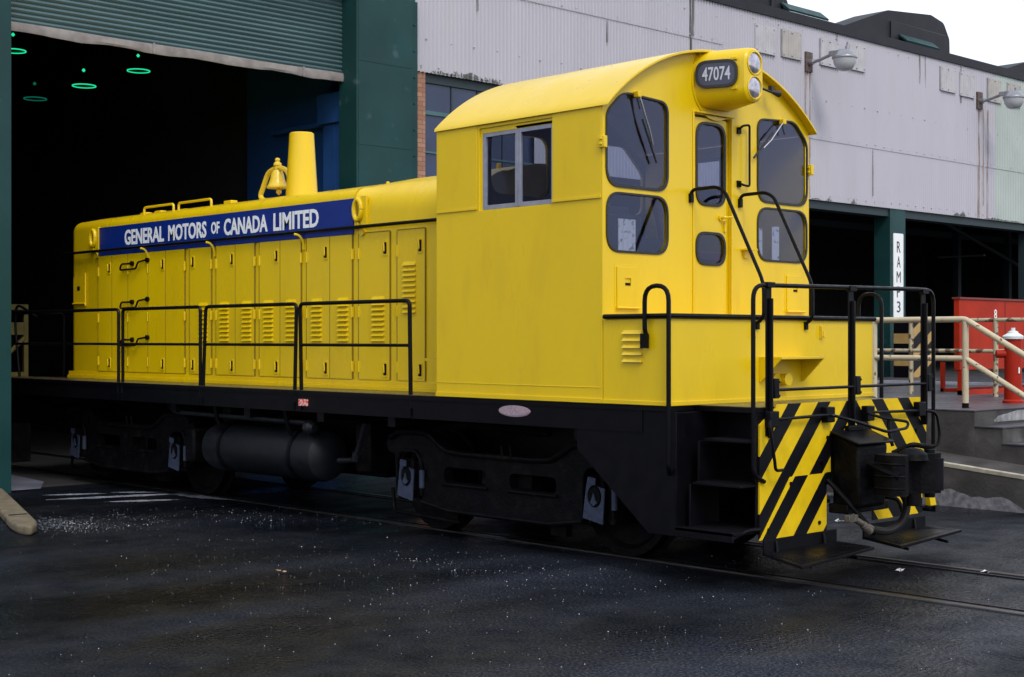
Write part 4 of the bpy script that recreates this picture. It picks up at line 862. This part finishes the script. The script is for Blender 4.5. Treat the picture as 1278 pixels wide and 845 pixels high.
obj('doorway_daylight_patch', MB().add([(-12.3, -2.4, .007), (-9.75, -2.38, .007), (-9.75, -1.9, .007), (-10.6, -1.45, .007), (-12.0, -1.3, .007)], [(0, 1, 2, 3, 4)]), mat('painted_daylight', (.16, .17, .22), .45, var=.4, vscale=2), kind='structure', smooth=False)  # daylight reflected by the shop floor, painted as a pale flat patch
# ramp sign on the column
sg = thing('ramp_sign', (-9.72, 18.92, 2.5), 'tall narrow white board lettered RAMP 3 in black down the green column', 'sign')
obj('board', MB().plate([roundpoly(rect(18.71, 2.47, 19.12, 4.42), .03, 2)], onX(-9.715), .02), mat('sign_white', (.78, .80, .80), .5), sg)
m = MB()
for ch, z in (('R', 3.98), ('A', 3.635), ('M', 3.29), ('P', 2.945), ('3', 2.60)):
    hh = .255; text(m, ch, hh, .15 if ch != 'M' else .17, onX(-9.694), .004, bold=.0, x0=18.84 if ch != 'M' else 18.83, z0=z - (.0 if ch != '3' else .0))
obj('letter', m, M['rubber'], sg, smooth=False)

# wall lamps
def wall_lamp(y, lb):
    t = thing('wall_lamp', (FX, y, 7.9), lb, 'lamp', 'cobra head lamps on the siding')
    obj('bracket_plate', MB().box(FX + .02, y - .07, 7.68, FX + .07, y + .17, 8.10), mat('rusty_plate', (.10, .07, .06), .8, var=.4, vscale=20), t)
    obj('arm', MB().cyl((FX + .07, y + .05, 7.88), (FX + .18, y + .05, 7.88), .07).tube([(FX + .10, y + .05, 7.86), (FX + .35, y + .05, 7.90), (FX + .75, y + .05, 8.0)], .035, .1), M['lamp_metal'], t)
    hd = obj('lamp_head', MB().lathe((FX + .95, y + .05, 7.83), (0, 0, 1), [(0, .26), (.05, .26), (.06, .24), (.14, .19), (.20, .10), (.22, .03)], 24).box(FX + .6, y - .03, 7.93, FX + .95, y + .13, 8.03), M['lamp_metal'], t, bev=.01)
    obj('lamp_bowl', MB().lathe((FX + .95, y + .05, 7.83), (0, 0, -1), [(-.005, .245), (.10, .225), (.20, .17), (.24, .10), (.25, .03)], 24), M['lamp_glass'], t)
    obj('photo_cell', MB().cyl((FX + 1.02, y + .05, 8.0), (FX + 1.02, y + .05, 8.09), .05), M['lamp_metal'], t)
wall_lamp(15.25, 'grey cobra head lamp on a rusty wall plate, just right of the cab roof')
wall_lamp(22.50, 'grey cobra head lamp farther right, where the siding turns pale green')

# pendant lamps in the shop
for (u_y, z, x, mt, lb) in ((.58, 7.03, -16, 'greenlit', 'green lit pendant lamp partly hidden by the left door column'), (1.907, 6.577, -16, 'greenlit', 'green lit pendant lamp in the dark shop, middle of the three bright ones'),
                            (3.0, 6.99, -16, 'greenlit', 'green lit pendant lamp in the dark shop nearest the locomotive bell and stack'), (1.684, 6.50, -17.5, 'greenlit2', 'faint dim green pendant lamp, lowest in the dark shop doorway')):
    y = u_y
    dy = 0
    t = thing('pendant_lamp', (x, y, z), lb, 'lamp', 'pendant lamps inside the shop')
    obj('shade', MB().lathe((x, y, z), (0, 0, 1), [(0, .20), (.05, .17), (.14, .08), (.22, .055), (.34, .05)], 24), M['black'], t)
    obj('lit_rim', MB().tube([(x + .205 * math.cos(a), y + .205 * math.sin(a), z - .005) for a in [2 * PI * k / 28 for k in range(29)]], .011, n=6), M[mt], t)
    obj('lit_cap', MB().lathe((x + .04, y - .03, z + .27), (0, 0, 1), [(-.03, .012), (0, .034), (.03, .012)], 10), M[mt], t)
    obj('cable', MB().cyl((x, y, z + .38), (x, y, 8.4), .01, n=6), M['black'], t)

# yellow stand behind the locomotive
t = thing('yellow_stand', (-14, -.2, 0), 'faded yellow work stand glimpsed in the dark behind the locomotive at the left door column', 'stand')
obj('post', MB().box(-14.03, -.17, 1.35, -13.97, -.10, 2.54), M['sheet_y'], t); obj('post', MB().box(-14.03, -.9, 1.35, -13.97, -.83, 2.54), M['sheet_y'], t)
for za, zb in ((2.45, 2.54), (2.05, 2.25), (1.35, 1.45)): obj('cross_bar', MB().box(-14.02, -.83, za, -13.98, -.17, zb), M['sheet_y'], t)
obj('dark_filler', MB().box(-14.1, -.95, 0, -13.95, -.07, 1.35), M['grime'], t)  # added black box, fills the darkness below the stand
obj('brace', MB().tube([(-14, -.80, 1.4), (-14, -.15, 2.0)], .04), M['sheet_y'], t)

# ------------------------------------------------------------------ LOADING DOCK
D = thing('loading_dock', (-3, 7, 0), 'weathered concrete loading dock with steps and low sloping kerb, right of the locomotive', 'dock')
DX, DY, DZ = -.44, 5.53, 1.12
obj('dock_wall', MB().box(-9.68, DY, 0, DX, 40, 1.10), M['concrete'], D)
obj('dock_top', MB().box(-9.68, DY - .008, 1.10, DX + .008, 40, DZ), M['conc_top'], D, bev=.006)
obj('dock_top_inside', MB().box(-23.8, 13.06, 0, -9.69, 43.9, 1.10), M['floor_in'], D)
m = MB(); mt_ = MB()
for k in range(5):
    x0 = DX + .36 * k; zt = DZ - .19 * (k + 1)
    if zt <= 0: break
    m.box(x0 + .002, DY + .01, 0, x0 + .36, 9.3, zt - .02); mt_.box(x0 + .002, DY, zt - .02, x0 + .37, 9.3, zt)
s_ = obj('concrete_steps', m, M['concrete'], D); obj('step_top', mt_, M['conc_top'], s_, bev=.004)
m = MB(); m.hexa([(-6, 5.0, -.02), (5.0, 5.0, -.02), (5.0, DY - .002, -.02), (-6, DY - .002, -.02), (-6, 5.0, .98), (5.0, 5.0, .02), (5.0, DY - .002, .07), (-6, DY - .002, 1.05)])
kb = obj('sloping_kerb', m, M['concrete'], D, bev=.01)
obj('worn_edge', MB().hexa([(-5.9, 4.994, .93), (4.9, 4.994, -.0), (4.9, 5.05, .025), (-5.9, 5.05, .977), (-5.9, 4.994, .978), (4.9, 4.994, .035), (4.9, 5.05, .04), (-5.9, 5.05, .992)]), M['conc_edge'], kb)
m = MB(); random.seed(9); N = 60; top = []
for i in range(N + 1):
    x = -2.2 + 5.5 * i / N; top.append((x, .10 + .07 * math.sin(x * 2.2 + 2.4) + .03 * math.sin(x * 9) + random.uniform(-.02, .02)))
m.plate([[(-2.2, -.01), (3.3, -.01)] + top[::-1]], onY(4.998), .004)
obj('salt_bloom', m, mat('salt_stained_concrete', (0.17, 0.165, 0.19), .9, var=.5, vscale=14), kb)
obj('pale_floor_edge', MB().box(-9.0, 14.36, DZ + .001, DX - .1, 14.50, DZ + .05), mat('pale_edge', (.30, .31, .36), .6, var=.2), D)
obj('stained_riser', MB().plate([roundpoly([(5.95, .96), (8.6, .95), (8.7, 1.08), (6.6, 1.085), (6.1, 1.03)], .03, 2)], onX(DX + .0035), .002).plate([roundpoly([(6.3, .76), (8.6, .76), (8.6, .90), (6.4, .90)], .03, 2)], onX(DX + .3635), .002), mat('chalky_stain', (.27, .27, .28), .9, var=.45, vscale=11), D)

# railings
def post(m, x, y, z0, z1, r=.034): m.cyl((x, y, z0), (x, y, z1), r)
t = thing('dock_railing', (-2.5, 6.0, DZ), 'cream pipe railing along the front dock edge with two handrails sloping down the steps', 'railing', 'cream pipe railings on the dock')
obj('handrail', MB().tube([(-4.8, 6, 2.225), (-.82, 6, 2.225), (1.1, 6, 1.13)], .038, .05, n=12), M['cream'], t)
obj('mid_rail', MB().tube([(-4.8, 6, 1.735), (-.82, 6, 1.735), (1.1, 6, .63)], .036, .05, n=12), M['cream'], t)
for x in (-.82, -2.13, -3.45, -4.77): o = obj('post', MB().cyl((x, 6, DZ + .05), (x, 6, 2.2), .040, n=12), M['cream'], t); obj('post_foot', MB().cyl((x, 6, DZ), (x, 6, DZ + .06), .042, n=12), M['grime'], t)
obj('post', MB().cyl((1.1, 6, 0), (1.1, 6, 1.12), .04, n=12), M['cream'], t)
t = thing('dock_railing', (-2.5, 9.6, DZ), 'rusty cream pipe railing farther back on the dock, running in front of the red cabinet', 'railing', 'cream pipe railings on the dock')
obj('handrail', MB().tube([(-5.4, 9.6, 2.265), (-.2, 9.6, 2.265)], .030, n=12), M['cream_worn'], t)
obj('mid_rail', MB().tube([(-5.4, 9.6, 1.80), (-.2, 9.6, 1.80)], .030, n=12), M['cream_worn'], t)
for x in (-.25, -2.33, -3.755, -5.2): obj('post', MB().cyl((x, 9.6, DZ), (x, 9.6, 2.25), .036, n=12), M['cream_worn'], t)
# red cabinet on a frame
t = thing('red_cabinet', (-3.4, 11.5, DZ), 'large orange red steel cabinet marked with white 8s on the dock', 'cabinet')
obj('cabinet_panel', MB().box(-3.10, 9.74, 1.50, -3.0, 13.8, 2.60), M['red'], t, bev=.01)
obj('panel_seam', MB().box(-2.998, 11.16, 1.5, -2.994, 11.175, 2.58).box(-3.12, 9.72, 2.595, -2.98, 13.82, 2.625), mat('dark_red', (.16, .02, .015), .5), t)
obj('support_frame', MB().box(-3.05, 9.76, DZ, -2.98, 9.83, 1.5).box(-3.05, 9.76, DZ, -2.98, 13.8, DZ + .07).box(-4.0, 10.9, DZ, -3.0, 10.96, DZ + .05).box(-4.0, 10.9, DZ, -3.94, 10.96, 1.6).box(-4.0, 10.9, DZ, -3.94, 13.8, DZ + .05).box(-3.05, 12.6, DZ, -2.98, 12.67, 1.5), M['red'], t)
m = MB()
for y in (10.80, 11.84, 12.9): text(m, '8', .15, .09, onX(-2.998), .004, bold=.01, x0=y, z0=2.30)
obj('numeral', m, M['white'], t, smooth=False)
# red hydrant bollard
t = thing('fire_hydrant', (-1.08, 7.72, DZ), 'red cylindrical standpipe hydrant with a white flanged cap, standing on the dock by the steps', 'hydrant')
obj('barrel', MB().lathe((-1.08, 7.72, DZ), (0, 0, 1), [(0, .135), (.03, .135), (.05, .115), (.86, .110)], 24), M['red2'], t)
obj('side_outlet', MB().cyl((-1.08, 7.72, 1.78), (-1.25, 7.58, 1.78), .055), M['red2'], t)
obj('white_cap', MB().lathe((-1.08, 7.72, DZ + .86), (0, 0, 1), [(0, .135), (.035, .14), (.05, .12), (.08, .07), (.10, .065), (.11, .03), (.15, .028)], 24), mat('cap_white', (.62, .66, .66), .5), t)
obj('paper_label', MB().box(-.975, 7.66, 1.52, -.966, 7.69, 1.60), M['white'], t)
# striped barrier
t = thing('striped_guard_post', (-9.1, 18.7, DZ), 'black and yellow striped guard post standing beside the foot of the RAMP 3 column', 'guard post')
obj('guard_panel', MB().box(-9.05, 18.20, DZ, -8.95, 19.10, 2.36).box(-9.35, 18.14, DZ, -8.95, 18.20, 2.36), M['barrier'], t, bev=.01)
obj('end_post', MB().box(-9.06, 19.10, DZ, -8.94, 19.20, 2.36), M['cream'], t)
# tan kerb at the left door jamb
t = thing('wheel_guard', (-6.5, -3.9, 0), 'tan concrete wheel guard lying on the asphalt at the left door column', 'kerb')
gd = Vector((4.55, -1.55, 0)).normalized(); gn = Vector((-gd.y, gd.x, 0)); g0 = Vector((-10.04, -2.50, 0))
def gp(a, w): p = g0 + gd * a + gn * w; return (p.x, p.y)
obj('body', MB().plate([[gp(.75, -.13), gp(4.3, -.13), gp(4.6, -.10), gp(4.78, -.03), gp(4.80, .03), gp(4.65, .09), gp(4.3, .13), gp(.75, .13)]], onZ(0), .10), M['tan'], t, bev=.05, seg=4)
obj('black_band', MB().plate([[gp(3.72, -.135), gp(3.86, -.135), gp(3.80, .135), gp(3.66, .135)]], onZ(0), .103), M['rubber'], t, bev=.045, seg=4)

# papers propped in the cab windows
PY = [(-1.255, -1.03, 2.735, 3.02, 'crumpled printed sheet propped behind the lower left cab window', 1), (.70, .80, 2.745, 3.04, 'narrow white folded paper at the left edge of the lower right cab window', 2), (.955, 1.07, 2.745, 3.07, 'narrow white folded paper in the middle of the lower right cab window', 2), (.60, .665, 2.745, 3.03, 'thin white paper strip hard against the edge of the lower right cab window', 2)]
for y0, y1, z0, z1, lb, g in PY:
    m = MB(); n = 8; f_ = []; b_ = []
    for i in range(n + 1):
        y = y0 + (y1 - y0) * i / n; x = -.06 - .012 * (i % 2) * (1 if i < 5 else .3); f_.append((x, y)); b_.append((x - .003, y))
    vs = [(x, y, z0) for x, y in f_] + [(x, y, z1) for x, y in f_] + [(x, y, z0) for x, y in b_] + [(x, y, z1) for x, y in b_]; N = n + 1
    fs = [(i, i + 1, N + i + 1, N + i) for i in range(n)] + [(2 * N + i, 3 * N + i, 3 * N + i + 1, 2 * N + i + 1) for i in range(n)]
    m.add(vs, fs); obj('paper_sheet', m, M['paper'], org=(-.06, (y0 + y1) / 2, z0), label=lb, cat='paper', group='papers in the cab windows', smooth=False)

# litter and grit
random.seed(21)
SCR = [(5.10, -5.2, 'small pale orange scrap lying on the dark asphalt below the air tank', (.5, .3, .2)), (3.05, 1.9, 'white scrap on the asphalt just behind the cab end coupler', (.7, .7, .7)), (3.35, -.15, 'white scrap between the rails right of the footboards', (.7, .7, .72)), (3.9, .75, 'thin white scrap beside the far rail', (.6, .6, .6))]
def gpos(u, v):
    t = (u - 639) / 1807; a = math.radians(43.5); s = 1.97 * 1807 / (v - 424)
    return 8.39 + s * (-math.cos(a) + t * math.sin(a)), -10.54 + s * (math.sin(a) + t * math.cos(a))
for (u, v), (_, _, lb, c) in zip(((349, 716), (1047, 652), (1123, 714), (1230, 716)), SCR):
    x, y = gpos(u, v); m = MB()
    for k in range(4): dx, dy = random.uniform(-.03, .03), random.uniform(-.03, .03); m.add([(x + dx + random.uniform(-.035, .035), y + dy + random.uniform(-.035, .035), .006 + random.uniform(0, .03)) for _ in range(4)], [(0, 1, 2), (0, 2, 3), (1, 2, 3)])
    obj('litter_scrap', m, mat('scrap', c, .7), org=(x, y, 0), label=lb, cat='litter', smooth=False)
m = MB()
def chip(x, y, s):
    a = random.uniform(0, 6.3); P = [(x + s * math.cos(a + k * 2.1), y + s * math.sin(a + k * 2.1), .003) for k in range(3)] + [(x, y, .004 + s * 1.1)]
    m.add(P, [(0, 1, 3), (1, 2, 3), (2, 0, 3)])
def zone(cx, cy, sx, sy, ang, n, s0, s1):
    a = math.radians(ang)
    for _ in range(n):
        p, q = random.gauss(0, sx), random.gauss(0, sy); chip(cx + p * math.cos(a) - q * math.sin(a), cy + p * math.sin(a) + q * math.cos(a), random.uniform(s0, s1) * random.choice((.55, .55, .45, .45, .95)))
for (u, v, sx, sy, n) in ((75, 655, .42, .22, 750), (160, 648, .6, .25, 160), (270, 645, .7, .2, 110), (400, 645, .8, .25, 80), (620, 705, .9, .35, 110), (520, 700, .7, .3, 60), (700, 730, .8, .4, 50), (430, 690, .9, .5, 40), (330, 700, 1.2, .7, 90), (800, 690, .8, .3, 60), (560, 760, 1.5, .6, 120)):
    x, y = gpos(u, v); zone(x, y, sx, sy, 12, n, .003, .0072)
for _ in range(260):
    x, y = gpos(random.uniform(0, 1278), random.uniform(650, 845)); chip(x, y, random.uniform(.002, .0042))
obj('grit', m, M['salt'], label='white grit and salt grains scattered over the dark wet asphalt', cat='grit', kind='stuff', smooth=False)
